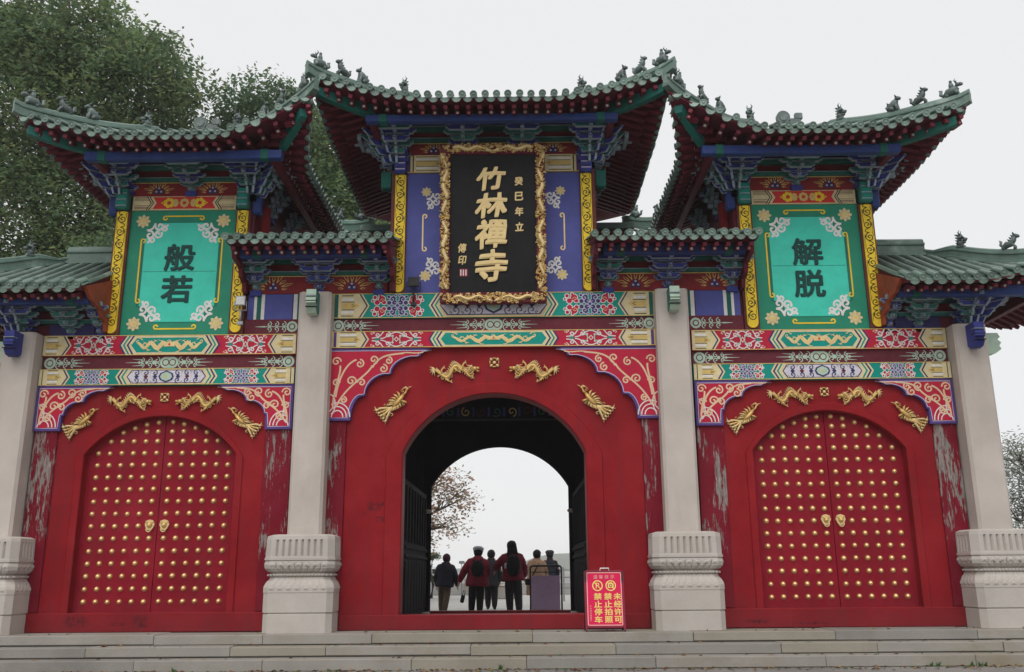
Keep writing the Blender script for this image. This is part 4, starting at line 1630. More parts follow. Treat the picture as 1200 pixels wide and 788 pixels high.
def beast_mesh(kind):
    """small glazed ridge animals, facing -y, sitting on z = 0"""
    m = MB()
    g = M_BEAST
    raw = m.tube
    m.tube = lambda pts, rad, mat, n=6: raw(pts, [r * 1.4 for r in rad], mat, n)
    if kind == 'lion':          # sitting, chest out
        m.tube([(0, .13, .05), (0, .07, .13), (0, -.02, .24), (0, -.05, .31)], [.055, .085, .075, .05], g, 8)
        m.ball((0, -.08, .36), (.06, .075, .06), g)
        m.tube([(0, -.12, .35), (0, -.17, .335)], [.04, .028], g, 6)
        for sx in (-1, 1):
            m.tube([(sx * .05, -.05, .2), (sx * .055, -.09, .1), (sx * .05, -.1, 0)], [.035, .028, .03], g, 6)
            m.tube([(sx * .06, .09, .09), (sx * .075, .02, .05), (sx * .07, -.02, .0)], [.05, .04, .03], g, 6)
            m.tube([(sx * .04, -.06, .4), (sx * .055, -.03, .46)], [.022, .006], g, 5)
        m.tube([(0, .15, .06), (0, .2, .15), (0, .16, .25), (0, .2, .29)], [.03, .035, .03, .008], g, 6)
    elif kind == 'horse':       # rearing hound or horse, mane up
        m.tube([(0, .17, .06), (0, .1, .14), (0, 0, .17), (0, -.07, .27), (0, -.09, .38)], [.05, .07, .065, .05, .038], g, 8)
        m.tube([(0, -.07, .40), (0, -.15, .385), (0, -.2, .36)], [.045, .04, .022], g, 7)
        for sx in (-1, 1):
            m.tube([(sx * .04, -.04, .16), (sx * .05, -.12, .1), (sx * .045, -.12, .0)], [.032, .025, .024], g, 6)
            m.tube([(sx * .05, .14, .1), (sx * .06, .18, .05), (sx * .055, .13, .0)], [.045, .03, .026], g, 6)
            m.tube([(sx * .025, -.05, .43), (sx * .035, -.03, .5)], [.02, .005], g, 5)
        for k in range(4):
            m.tube([(0, -.03 + .035 * k, .38 - .06 * k), (0, .03 + .035 * k, .42 - .06 * k)], [.028, .006], g, 5)
        m.tube([(0, .18, .08), (0, .25, .14), (0, .25, .24), (0, .3, .28)], [.024, .03, .026, .006], g, 6)
    else:                       # horned rider beast at the very tip
        m.tube([(0, .2, .07), (0, .1, .13), (0, -.06, .14), (0, -.13, .2)], [.05, .085, .085, .055], g, 8)
        m.ball((0, -.17, .26), (.055, .08, .055), g)
        m.tube([(0, -.22, .25), (0, -.28, .22)], [.04, .025], g, 6)
        m.tube([(0, .0, .2), (0, -.005, .32), (0, -.01, .38)], [.05, .045, .03], g, 7)
        m.ball((0, -.015, .42), .042, g)
        for sx in (-1, 1):
            m.tube([(sx * .03, -.15, .3), (sx * .06, -.12, .38), (sx * .05, -.15, .43)], [.018, .013, .005], g, 5)
            for yy in (-.1, .14):
                m.tube([(sx * .05, yy, .1), (sx * .06, yy - .02, 0)], [.035, .028], g, 6)
        m.tube([(0, .22, .09), (0, .29, .17), (0, .26, .27), (0, .31, .31)], [.03, .034, .03, .008], g, 6)
    return m.mesh('ridge_' + kind)


def guardian_mesh():
    """taller horned mask at the foot of the rear ridge"""
    m = MB()
    g = M_BEAST
    m.box((-.10, -.09, 0), (.10, .13, .10), g, .02)
    m.tube([(0, .05, .06), (0, .02, .2), (0, 0, .32), (0, .03, .42)], [.10, .11, .10, .07], g, 9)
    m.tube([(0, -.06, .26), (0, -.15, .25), (0, -.18, .28)], [.075, .055, .025], g, 7)
    m.tube([(0, -.05, .18), (0, -.13, .16)], [.06, .03], g, 6)
    for sx in (-1, 1):
        m.tube([(sx * .05, 0, .40), (sx * .085, .03, .48), (sx * .06, -.01, .56)], [.03, .022, .006], g, 6)
        m.ball((sx * .05, -.075, .33), .026, g, 6, 4)
        m.tube([(sx * .09, .02, .22), (sx * .13, .08, .3)], [.035, .008], g, 5)
    for k in range(4):
        m.tube([(0, .08, .15 + .09 * k), (0, .17, .20 + .09 * k)], [.045, .008], g, 5)
    return m.mesh('ridge_guardian')


BEAST = {k: beast_mesh(k) for k in ('lion', 'horse', 'rider')}
GUARD = guardian_mesh()


def hip_ridge(rf, roof, ix, iy, long=None, w=.18, h=.33, fig=((.10, 'rider'), (.42, 'horse'), (.72, 'lion')), tguard=1.38, tip=.06, fk=1.0):
    """ridge down one corner; ix 0/1 = left/right, iy 0/1 = front/back"""
    xc, sx = (rf.x0, 1) if ix == 0 else (rf.x1, -1)
    yc, sy = (rf.y0, 1) if iy == 0 else (rf.y1, -1)
    L = long or min((rf.x1 - rf.x0) / 2 if rf.hip[0] and rf.hip[1] else 9, (rf.y1 - rf.y0) / 2)
    path = []
    n = 26
    for i in range(n + 1):
        t = -tip + (L + tip) * i / n
        tt = max(t, 0)
        e = max(0, -t)
        path.append(rf.P(xc + sx * tt, yc + sy * tt) + Vector((-sx * e, -sy * e, .02 + e * .6)))
    def kk(t):
        q = .72 + .28 * clamp((t + tip) / .5)
        return q if not tguard else q - .55 * clamp((t - tguard - .12) / .25)
    ridge_sweep(path, w, h, 'hip_ridge', roof, None, [kk(-tip + (L + tip) * i / n) for i in range(n + 1)])

    def at(t):
        return rf.P(xc + sx * t, yc + sy * t) + Vector((0, 0, .02))
    for t, k in fig:
        a = at(t)
        sl = math.atan2((at(t + .1) - at(t - .08)).z, .18 * 1.414)
        rz = math.atan2(-sx * 1.0, sy * 1.0)      # local +y points up the ridge
        M = Matrix.Translation(a + Vector((0, 0, h * .99 * kk(t)))) @ Matrix.Rotation(rz, 4, 'Z') @ Matrix.Rotation(sl * .8, 4, 'X') @ Matrix.Scale(.66 * fk, 4)
        put(BEAST[k], 'ridge_beast', roof, M)
    if tguard:
        a = at(tguard)
        rz = math.atan2(-sx * 1.0, sy * 1.0)
        put(GUARD, 'ridge_guardian', roof, Matrix.Translation(a + Vector((0, 0, h * .9 * kk(t if False else tguard)))) @ Matrix.Rotation(rz, 4, 'Z') @ Matrix.Scale(.62 * fk, 4))


def purlins(x0, x1, y, z0, z1, side, yb, name='eave_purlin'):
    b = MB()
    b.box((x0, y - .08, z0), (x1, y + .08, z1), M_BLUE, .012)
    b.build(name, gate)
    for x in side:
        b = MB()
        b.box((x - .06, y + .082, z0 + .012), (x + .06, yb, z1 + .01), M_MAROON, .012)
        b.build(name, gate)
    for x in (x0 + .30, x1 - .30):
        b = MB()
        b.box((x - .07, y - .09, z0 - .012), (x + .07, y + .09, z1 + .012), M_TEALB, .012)
        b.build('purlin_band', gate)


def corner_beam(rf, ix, px, py, zp):
    """green painted hip rafter from the purlin corner to the tip"""
    xc, sx = (rf.x0, 1) if ix == 0 else (rf.x1, -1)
    mb = MB()
    a = Vector((px, py, zp))
    tipv = Vector((xc + sx * .10, rf.y0 + .10, 0))
    n = 10
    rings = []
    for i in range(n + 1):
        t = i / n
        x = a.x + (tipv.x - a.x) * t
        y = a.y + (tipv.y - a.y) * t
        q = rf.P(x, y)
        x, y, z = q.x, q.y, q.z - .12
        d = Vector((tipv.x - a.x, tipv.y - a.y, 0)).normalized()
        b = Vector((d.y, -d.x, 0)) * .075
        hh = .24 - .10 * t
        rings.append([Vector((x, y, z)) + b, Vector((x, y, z)) - b, Vector((x, y, z - hh)) - b * .8, Vector((x, y, z - hh)) + b * .8])
    mb.loft(rings, M_TEALB)
    mb.build('hip_beam', gate)


# ------------------------------------------------------------------ centre pavilion
def board(x0, x1, z0, z1, y0, y1, m, name, bev=.006):
    b = MB()
    b.box((x0, y0, z0), (x1, y1, z1), m, bev)
    return b.build(name, gate)


def scroll_strip(x, z0, z1, y, w=.185):
    """yellow carved strip with black running scrolls and rounded ends"""
    b = MB()
    hw = w / 2
    pts = arc(x, z0 + hw, hw, hw, 180, 360, 8) + arc(x, z1 - .02, hw, .02, 0, 180, 8)
    b.prism(pts, y, y + .03, M_YEL)
    o = b.build('scroll_strip', gate)
    p = Paint(y - .001, x, z0)
    H = z1 - z0
    n = max(4, int(round(H / .26)))
    st = (H - .12) / n
    for i in range(n):
        s = 1 if i % 2 == 0 else -1
        zc = .09 + st * (i + .5)
        p.stroke(spiral(s * .012, zc, st * .36, PI / 2, 1.6, s, 18, .1), .016, M_BLACK)
        p.stroke(bez((s * .012, zc + st * .36), (-s * .10, zc + st * .40), (-s * .075, zc + st * .62), (s * .02, zc + st * .72), 8), .014, M_BLACK)
        p.stroke(spiral(-s * .055, zc - st * .05 + .02, .028, 0, 1.0, s, 8), .010, M_BLACK)
        p.stroke(bez((-s * .08, zc - st * .45), (-s * .09, zc - st * .2), (-s * .07, zc), (-s * .082, zc + st * .2), 6), .008, M_BLACK)
        p.stroke([(s * .082, zc + st * .1), (s * .07, zc + st * .4), (s * .085, zc + st * .5)], .009, M_BLACK)
    p.build('painted_pattern', o)


def flower(p, u, v, r, l=3):
    p.poly([(u + r * (1 + .17 * math.cos(8 * a)) * math.cos(a), v + r * (1 + .17 * math.cos(8 * a)) * math.sin(a)) for a in [2 * PI * k / 48 for k in range(48)]], M_CREAM, l)
    p.poly([(u + r * .7 * (1 + .15 * math.cos(8 * a + 3)) * math.cos(a), v + r * .7 * (1 + .15 * math.cos(8 * a + 3)) * math.sin(a)) for a in [2 * PI * k / 40 for k in range(40)]], M_OCHRE, l + 1)
    p.poly([(u + r * .58 * (1 + .2 * math.cos(8 * a)) * math.cos(a), v + r * .58 * (1 + .2 * math.cos(8 * a)) * math.sin(a)) for a in [2 * PI * k / 40 for k in range(40)]], M_CREAM, l + 2)
    p.disc(u, v, r * .22, M_YEL, l + 3, 8)


def cloud(p, u, v, sx, sz, k=1.0, l=2, w=.034):
    """white curling cloud in a corner; sx, sz point to the corner"""
    for cu_, cv_, r, a, d in ((.02, -.13, .075, 1.2, 1), (-.13, .02, .075, .3, -1), (-.11, -.12, .07, 2.5, 1), (-.22, -.02, .055, 1.5, -1), (-.02, -.22, .055, .2, 1)):
        q = spiral(cu_ * k, cv_ * k, r * k, a, 1.15, d, 14, .2)
        p.stroke([(u + sx * x, v + sz * y) for x, y in q], w * k, M_WHITE, l)
    p.stroke([(u + sx * x * k, v + sz * y * k) for x, y in bez((.07, -.05), (-.02, -.04), (-.03, -.02), (-.06, .07))], w * k, M_WHITE, l)
    p.stroke([(u + sx * x * k, v + sz * y * k) for x, y in bez((.04, -.27), (.0, -.16), (-.1, -.05), (-.27, .04))], w * k, M_WHITE, l)


def hook_bar(p, u0, v0, u1, v1, side, m, w=.026, l=3, r=.035):
    """straight bar with curled ends; side gives the direction of the curls"""
    dx, dy = u1 - u0, v1 - v0
    L = math.hypot(dx, dy)
    dx, dy = dx / L, dy / L
    nx, ny = -dy * side, dx * side
    p.stroke([(u0, v0), (u1, v1)], w, m, l)
    for (u, v), s in (((u0, v0), -1), ((u1, v1), 1)):
        q = []
        for k in range(9):
            a = 1.5 * PI * k / 8
            q.append((u + s * dx * r * math.sin(a) + nx * r * (1 - math.cos(a)), v + s * dy * r * math.sin(a) + ny * r * (1 - math.cos(a))))
        p.stroke(q, w, m, l)


b = MB()
b.box((-1.9, -0.10, 5.79), (1.9, 3.1, 9.02), M_MAROON)
b.build('upper_wall', gate)
bp = board(-1.62, 1.62, 5.79, 8.135, -0.135, -0.101, M_NAVY, 'blue_panel')
p = Paint(-.136)
for s in (-1, 1):
    flower(p, s * 1.24, 7.76, .085)
    cloud(p, s * 1.17, 7.67, s, 1, .95)
    flower(p, s * 1.24, 6.13, .095)
    cloud(p, s * 1.17, 6.22, s, -1, .95)
    hook_bar(p, s * 1.30, 6.64, s * 1.30, 7.28, s, M_GOLD2)
p.build('painted_pattern', bp)
for s in (-1, 1):
    board(*sorted((s * 1.60, s * 1.88)), 5.792, 8.45, -0.18, -0.136, M_BROWN, 'frame_board')
    scroll_strip(s * 1.715, 5.80, 8.08, -0.215, .195)
    bb = board(*sorted((s * 1.61, s * 1.83)), 8.08, 8.50, -0.32, -0.181, M_BRB, 'carved_block', .03)
    p = Paint(-.321, s * 1.72, 8.08)
    for k in range(3):
        p.rect(-.09, .06 + .12 * k, .09, .08 + .12 * k, M_LAV)
        p.rect(-.07, .085 + .12 * k, .07, .13 + .12 * k, M_DNAVY, 2)
    p.build('painted_pattern', bb)
tb = board(-1.60, 1.60, 8.14, 8.485, -0.17, -0.101, M_OCHRE, 'top_beam')
for s, xo in ((1, -1.60), (-1, 1.60)):
    p = Paint(-.171, xo, 8.14, s)
    p.rect(.005, .01, .05, .335, M_VIO, 1)
    p.rect(.055, .01, .09, .335, M_CREAM, 1)
    p.rect(.095, .01, .115, .335, M_BLACK, 1)
    stripes_block(p, .12, .72, .345)
    p.build('painted_pattern', tb)
flame_bay(-1.85, 1.85, 8.488, 8.74, -0.16, (-1.12, 1.12))
lintels(-1.9, 1.9, 8.742, 9.03, -0.14)
RC = Roof(-3.06, 3.06, -1.72, 4.55, 8.75, (.40, .40), (2.05, 2.05), .37, .02, fx=(.05, .05), fy=.04)
rc = RC.deck()
RC.eaves(rc, inner=.92, side_len=3.6)
RC.ribs(rc)
for ix in (0, 1):
    for iy in (0, 1):
        hip_ridge(RC, rc, ix, iy)
    corner_beam(RC, ix, -2.05 if ix == 0 else 2.05, -1.1, 8.8)
zr = RC.z(0, 1.4)
ridge_sweep([Vector((x, 1.4, zr - .05 + .06 * abs(x) ** 2)) for x in (-.7, -.35, 0, .35, .7)], .22, .36, 'main_ridge', rc)
purlins(-2.22, 2.22, -1.2, 8.62, 8.75, (-2.12, 2.12), 3.6)
for x in (-.545, .545):
    mid_set(x, -.14, 8.36, 8.84, .62, out=.62)
for s in (-1, 1):
    corner_set(s * 1.78, -.14, 8.28, 8.84, s, out=.74)
    for y in (.9, 2.1):
        mb = MB()
        bracket(mb, sideT(s * 1.9, y, s), 8.36, 8.84, .06, .3, .16, .6, M_BRG, M_BRB)
        mb.build('bracket_set', gate)
    # small green console under the corner
    board(*sorted((s * 1.905, s * 2.1)), 7.86, 8.2, -.1, .1, M_TEALB, 'side_console', .02)

# ------------------------------------------------------------------ side pavilions
NEW = {}
for s in (-1, 1):
    PX = s * 5.715
    b = MB()
    b.box((s * 4.42, -0.10, 5.05), (s * 6.98, 3.1, 8.36), M_MAROON)
    b.build('upper_wall', gate)
    gp = board(PX - .995, PX + .995, 5.06, 7.44, -0.14, -0.101, M_GREEN, 'sign_panel')
    p = Paint(-.141, PX, 6.25)
    out = []
    for sx, sz in ((-1, -1), (1, -1), (1, 1), (-1, 1)):
        c = [(sx * .68, sz * .66), (sx * .52, sz * .70), (sx * .50, sz * .86), (sx * .38, sz * .96)]
        out += c if sx * sz > 0 else c[::-1]
    p.poly([(x * 1.08, z * 1.0) for x, z in out], M_DGREEN, 1)
    p.poly([(x, z * .985) for x, z in out], M_TURQ, 2)
    p.rect(-.66, .0, .66, .008, M_TEALB, 3)
    for sx in (-1, 1):
        hook_bar(p, sx * .745, -.55, sx * .745, .60, sx, M_YEL, .026, 3)
        for sz in (-1, 1):
            cloud(p, sx * .58, sz * .86, sx, sz, 1.15, 3)
            flower(p, sx * .74, sz * .98, .115, 5)
    for sz in (-1, 1):
        hook_bar(p, -.34, sz * 1.075, .34, sz * 1.075, -sz, M_YEL, .028, 3)
    p.build('painted_pattern', gp)
    for ch, dz in zip(('般若', '解脱')[s > 0], (.27, -.335)):
        me = text_mesh(ch, (.56, .52), .012, .014, M_CHAR)
        put(me, 'character', gp, Matrix.Translation((PX + (-.01 if dz > 0 else -.02), -.150, 6.25 + dz)))
    for q in (1, -1):           # the yellow strips and the brown boards that hold them
        xs = PX + q * 1.11
        board(xs - .135, xs + .135, 5.06, 7.42, -0.19, -0.142, M_BROWN, 'frame_board')
        scroll_strip(xs, 5.08, 7.40, -0.225, .195)
        blk = board(xs - .11, xs + .11, 7.42, 7.83, -0.33, -0.16, M_BRG, 'carved_block', .03)
        p = Paint(-.331, xs, 7.42)
        for k in range(3):
            p.rect(-.09, .05 + .12 * k, .09, .068 + .12 * k, M_OUTL)
            p.rect(-.06, .08 + .12 * k, .06, .13 + .12 * k, M_TEAL, 2)
        p.build('painted_pattern', blk)
        board(*sorted((xs + q * .14, xs + q * .30)), 7.36, 7.78, -.16, .02, M_BLUE, 'side_console', .03)
    tb = board(PX - .985, PX + .985, 7.44, 7.712, -0.175, -0.101, M_CREAM, 'top_beam')
    h = .272
    for fl in (1, -1):
        p = Paint(-.176, PX - fl * .985, 7.44, fl)
        p.rect(.0, 0, .03, h, M_BLACK, 1)
        for v in (.10, .20, .80, .90):
            p.rect(.06, v * h - .006, .36, v * h + .006, M_MAROON, 2)
        p.rect(.06, .36 * h, .30, .64 * h, M_CREAM, 2)
        p.rect(.06, .30 * h, .34, .33 * h, M_BROWN, 3)
        p.rect(.06, .67 * h, .34, .70 * h, M_BROWN, 3)
        chevrons(p, .36, h, (M_BLACK, M_CREAM, M_BLACK), .02)
        p.poly([(.47, h * .5), (.40, h * .93), (.985, h * .93), (.985, h * .07), (.40, h * .07)], M_SCAR, 2)
        for k in range(7):
            a = PI * 2 * k / 7
            p.disc(.70 + .07 * math.cos(a), h * .5 + .07 * math.sin(a), .036, M_YEL, 3, 8)
            p.disc(.82 + .03 * math.cos(a), h * .5 + .05 * math.sin(a), .03, M_OCHRE, 3, 8)
        p.disc(.70, h * .5, .03, M_SCAR, 4, 8)
        p.stroke([(.55, h * .5), (.64, h * .62)], [.006, .03], M_YEL, 3)
        p.stroke([(.55, h * .5), (.64, h * .38)], [.006, .03], M_YEL, 3)
        p.build('painted_pattern', tb)
    p = Paint(-.176, PX, 7.44)
    for k in range(8):
        a = PI * 2 * k / 8
        p.disc(.06 * math.cos(a), h * .5 + .06 * math.sin(a), .032, M_OCHRE, 4, 8)
    p.disc(0, h * .5, .035, M_SCAR, 5, 8)
    p.build('painted_pattern', tb)
    flame_bay(*sorted((s * 4.44, s * 6.96)), 7.715, 7.99, -.165, (PX - .50, PX + .50))
    lintels(*sorted((s * 4.43, s * 6.97)), 7.992, 8.30, -.14)
    x0, x1 = sorted((s * 3.42, s * 7.88))
    lf = (.36, .72) if s < 0 else (.72, .36)
    rg = (1.6, 1.25) if s < 0 else (1.25, 1.6)
    RS = Roof(x0, x1, -1.72, 4.55, 8.10, lf, rg, .37, .02, p=1.4, fx=(.20, .38) if s < 0 else (.38, .20), fy=.06)
    ro = RS.deck()
    RS.eaves(ro, inner=.9, side_len=3.0)
    RS.ribs(ro)
    for ix in (0, 1):
        for iy in (0, 1):
            hip_ridge(RS, ro, ix, iy)
    corner_beam(RS, 0, (3.80 if s > 0 else -6.95), -1.1, 8.15)
    corner_beam(RS, 1, (6.95 if s > 0 else -3.80), -1.1, 8.15)
    xc = (x0 + x1) / 2
    zr = RS.z(xc, 1.0)
    ridge_sweep([Vector((xc, y, zr - .05)) for y in (.7, 1.2, 1.7, 2.1)], .22, .38, 'main_ridge', ro)
    # disc and scroll finial showing over the eave
    o = MB()
    o.loft([[(.14 * math.cos(2 * PI * k / 16), y, .14 * math.sin(2 * PI * k / 16)) for k in range(16)] for y in (-.05, .05)], M_BEAST)
    o.loft([[(.09 * math.cos(2 * PI * k / 16), y, .09 * math.sin(2 * PI * k / 16)) for k in range(16)] for y in (-.065, -.05)], M_BEAST)
    o.box((.12, -.04, -.13), (.36, .04, -.02), M_BEAST, .02)
    o.box((.24, -.05, -.05), (.40, .05, .10), M_BEAST, .02)
    o.box((-.1, -.05, -.34), (.3, .05, -.1), M_BEAST, .02)
    fz = 10.00
    o.build('finial', ro, (s * 6.03 - (.06 if s > 0 else .1), 1.4, fz))
    purlins(*sorted((s * 3.67, s * 7.12)), -1.2, 7.94, 8.10, (s * 3.86, s * 7.0), 3.3)
    mid_set(s * 5.60, -.14, 7.80, 8.20, .68, out=.64)
    corner_set(s * 6.85, -.14, 7.70, 8.20, s, out=.74, w=.72)
    corner_set(s * 4.50, -.14, 7.70, 8.20, -s, out=.74, w=.72)
    for q, sd_ in ((4.42, -s), (6.98, s)):
        for y in (.9, 2.1):
            mb = MB()
            bracket(mb, sideT(s * q, y, sd_), 7.66, 8.18, .06, .3, .16, .6, M_BRG, M_BRB)
            mb.build('bracket_set', gate)
        post = MB()
        post.loft([[(s * q + .11 * math.cos(2 * PI * k / 12) + sd_ * .06, .35 + .11 * math.sin(2 * PI * k / 12), z) for k in range(12)] for z in (5.9, 7.66)], M_BRED, True, True)
        post.build('corner_post', gate)

# ------------------------------------------------------------------ low roofs over the inner columns
for s in (-1, 1):
    b = MB()
    b.box((s * 1.91, -0.12, 5.20), (s * 4.41, 4.6, 6.45), M_MAROON)
    b.build('upper_wall', gate)
    x0, x1 = sorted((s * 1.74, s * 4.52))
    RL = Roof(x0, x1, -1.3, 2.7, 6.36, (0, 0), (1, 1), .30, .01, (False, False))
    ro = RL.deck()
    RL.eaves(ro, inner=.68)
    RL.ribs(ro)
    zr = RL.z(0, .7)
    ridge_sweep([Vector((x0 + (x1 - x0) * k / 6, .7, zr - .03)) for k in range(7)], .2, .12, 'main_ridge', ro)
    rcp = MB()
    rcp.box((s * 1.95, 2.9, 6.0), (s * 2.95, 3.1, 8.12), M_MAROON)
    rcp.box((s * 1.92, 2.84, 8.13), (s * 3.0, 3.16, 8.30), M_RIDGE, .03)
    rcp.build('rear_parapet', gate)
    xa, xb = sorted((s * 1.93, s * 4.40))
    purlins(xa, xb, -.85, 6.25, 6.42, (), 0)
    flame_bay(xa, xb, 5.803, 6.14, -.17, (s * 2.56, s * 3.98))
    lintels(xa, xb, 6.142, 6.44, -.125)
    mid_set(s * 3.14, -.14, 5.86, 6.38, .80, M_BRB, M_BRB, .52, .20)
    mid_set(s * 4.28, -.14, 5.86, 6.38, .62, M_BRG, M_BRB, .50, .14)
    mid_set(s * 2.06, -.14, 5.86, 6.38, .62, M_BRG, M_BRB, .50, .14)
    # end boards
    for q, m in ((1.79, M_MAROON), (4.46, M_MAROON)):
        e = MB()
        prof = [(-.14, 5.80), (-.30, 5.80), (-.36, 5.95), (-.55, 6.0), (-.62, 6.15), (-1.0, 6.2), (-1.1, 6.42), (-.14, 6.62)]
        vs = [(s * q - .035, y, z) for y, z in prof] + [(s * q + .035, y, z) for y, z in prof]
        n = len(prof)
        e.add(vs, [tuple(range(n)), tuple(range(2 * n - 1, n - 1, -1))] + [(i, i + n, (i + 1) % n + n, (i + 1) % n) for i in range(n)], m)
        eo = e.build('end_board', gate)

# ------------------------------------------------------------------ outer wings
for s in (-1, 1):
    x0, x1 = sorted((s * 6.93, s * 10.35))
    hp = (True, False) if s < 0 else (False, True)
    RW = Roof(x0, x1, -1.35, 2.95, 5.52, (.75, .75), (2.2, 2.2), .50, .02, hp, 1.5, .225)
    ro = RW.deck()
    RW.eaves(ro, inner=.72, side_len=2.4)
    RW.ribs(ro)
    ix = 0 if s < 0 else 1
    for iy in (0, 1):
        hip_ridge(RW, ro, ix, iy, 2.15, .17, .27, ((.25, 'rider'), (.62, 'horse'), (1.05, 'horse')), 1.62)
    zr = RW.z(s * 7.6, .8)
    ridge_sweep([Vector((s * x, .8, zr - .02 + .10 * max(0, 7.35 - x) ** 1.5 * 2)) for x in (6.95, 7.1, 7.3, 7.6, 7.9, 8.25)], .2, .34, 'main_ridge', ro)
    corner_beam(RW, ix, s * 9.35, -.55, 5.5)
    xa, xb = sorted((s * 6.95, s * 9.45))
    purlins(xa, xb, -.85, 5.44, 5.62, (s * 9.4,), 2.4)
    b = MB()
    b.box((s * 6.99, -0.10, 5.05), (s * 8.52, 2.9, 5.75), M_MAROON)
    b.build('upper_wall', gate)
    lintels(*sorted((s * 6.99, s * 8.5)), 5.28, 5.60, -.10)
    mb = MB()
    mb.box((s * 7.15, -.14, 4.9 + .15), (s * 7.95, -.101, 5.28), M_DNAVY)
    mb.build('dark_board', gate)
    corner_set(s * 8.34, -.21, 5.10, 5.56, s, out=.68, w=.7)
    mid_set(s * 7.55, -.14, 5.08, 5.56, .62, M_BRG, M_BRG, .55, .16)
    mid_set(s * 7.02, -.14, 5.08, 5.56, .34, M_BRB, M_BRG, .5, .12)
    e = MB()
    prof = [(-.14, 5.10), (-.28, 5.10), (-.34, 5.25), (-.5, 5.3), (-.58, 5.42), (-.95, 5.5), (-1.2, 5.66), (-.14, 6.1)]
    vs = [(s * 6.90 - .03, y, z) for y, z in prof] + [(s * 6.90 + .03, y, z) for y, z in prof]
    n = len(prof)
    e.add(vs, [tuple(range(n)), tuple(range(2 * n - 1, n - 1, -1))] + [(i, i + n, (i + 1) % n + n, (i + 1) % n) for i in range(n)], M_RUST)
    e.build('end_board', gate)
# ================================================================== things on and around the gate
# name board: leans forward at the top
pq = thing('name_board', 'tall black name board with four gold characters in a carved gilt dragon frame', 'plaque', (0.0, -0.30, 5.52))
pq.rotation_euler = (R(4.5), 0, 0)
HB, WB = 2.97, 0.945
b = MB()
b.box((-.80, -.10, .15), (.80, -.04, HB - .15), M_BOARD)
bd = b.build('board', pq)
for sx in (-1, 1):      # frame of four red-lacquered rails with gilt carving
    b = MB()
    b.box((sx * .775, -.15, .006), (sx * WB, .0, HB - .006), M_MAROON, .02)
    b.build('frame_rail', pq)
for z0, z1 in ((0, .20), (HB - .20, HB)):
    b = MB()
    b.box((-.774, -.148, z0), (.774, .0, z1), M_MAROON, .02)
    b.build('frame_rail', pq)
cv = MB()
rc_ = random.Random(11)


def curls(x0, z0, x1, z1, n, y=-.15):
    for i in range(n):
        x, z = rc_.uniform(x0, x1), rc_.uniform(z0, z1)
        a, r, d = rc_.uniform(0, 6.3), rc_.uniform(.022, .040), rc_.choice((-1, 1))
        q = spiral(x, z, r, a, .85, d, 6, .2)
        cv.tube([(u, y - .008 - .014 * k / 6, v) for k, (u, v) in enumerate(q)], [.006 + .009 * math.sin(PI * (k + .6) / 7.4) for k in range(7)], M_GOLD if i % 3 else M_GOLD2, 4, True)


for sx in (-1, 1):
    curls(sx * .86 - .075, .05, sx * .86 + .075, HB - .05, 210)
curls(-.80, .02, .80, .17, 170)
curls(-.80, HB - .17, .80, HB - .02, 120)
cv.build('gilt_carving', pq, kind='stuff')


def frame_dragon(pts, r, head=True):
    m = MB()
    n = len(pts)
    m.tube(pts, [r * (.45 + .65 * math.sin(PI * min(1, (i + 3) / (n + 1)))) for i in range(n)], M_GOLD2, 8)
    for i in range(1, n - 1):
        p, q = Vector(pts[i]), Vector(pts[i + 1])
        d = (q - p).normalized()
        s_ = Vector((d.z, 0, -d.x))
        for e in (-1, 1):
            m.tube([p + s_ * e * r * .6, p + s_ * e * r * 1.75 + d * .02], [r * .35, .004], M_GOLD, 4)
    h = Vector(pts[-1])
    d = (h - Vector(pts[-2])).normalized()
    m.ball(h + d * .02, (r * 1.25, r * 1.1, r * 1.25), M_GOLD2)
    m.tube([h + d * .03, h + d * .11 + Vector((0, -.01, 0))], [r, r * .55], M_GOLD2, 6)
    for e in (-1, 1):
        s_ = Vector((d.z, 0, -d.x)) * e
        m.tube([h + s_ * r, h + s_ * r * 1.8 - d * .08], [.016, .004], M_GOLD, 5)
        m.ball(h + s_ * r * .6 + Vector((0, -r, 0)), .014, M_GOLD)
    return m.build('gilt_dragon', pq)


for sx in (-1, 1):
    frame_dragon([(sx * (.86 + .042 * math.sin(i * .62)), -.175, .35 + 1.15 * i / 22) for i in range(23)][::-1], .036)
    frame_dragon([(sx * (.86 + .042 * math.sin(i * .62 + 1)), -.175, 1.62 + 1.05 * i / 20) for i in range(21)], .036)
    frame_dragon([(sx * (.72 - .60 * i / 14), -.175, HB - .095 + .03 * math.sin(i * .75)) for i in range(15)], .034)
    frame_dragon([(sx * (.70 - .58 * i / 14), -.175, .10 + .03 * math.sin(i * .75)) for i in range(15)], .026)
# inked strokes: the four big characters, the date on the right, the signature and seal on the left
for ch, zc, h_ in zip('竹林禪寺', (2.30, 1.80, 1.27, .68), (.44, .47, .55, .60)):
    me = text_mesh(ch, (.57 if ch != '竹' else .52, h_), .022, .021, M_GOLD2, .05, True)
    put(me, 'character', pq, Matrix.Translation((-.03, -.112, zc)) @ Matrix.Rotation(R(rc_.uniform(-2, 2)), 4, 'Y'))
for k, ch in enumerate('癸巳年立'):
    me = text_mesh(ch, (.155, .165), .008, .006, M_GOLD2, .1)
    put(me, 'character', pq, Matrix.Translation((.47, -.104, 2.26 - .285 * k)) @ Matrix.Rotation(R(-3), 4, 'Y'))
for k, ch in enumerate('傳印'):
    me = text_mesh(ch, (.155, .17), .006, .004, M_GOLD2, .15)
    put(me, 'character', pq, Matrix.Translation((-.55, -.104, 1.02 - .22 * k)))
b = MB()
b.box((-.60, -.104, .50), (-.45, -.1, .64), paint('seal_red', (.22, .02, .04), .6))
for k in range(3):
    b.box((-.585 + .045 * k, -.107, .515), (-.565 + .045 * k, -.104, .625), M_PINKW)
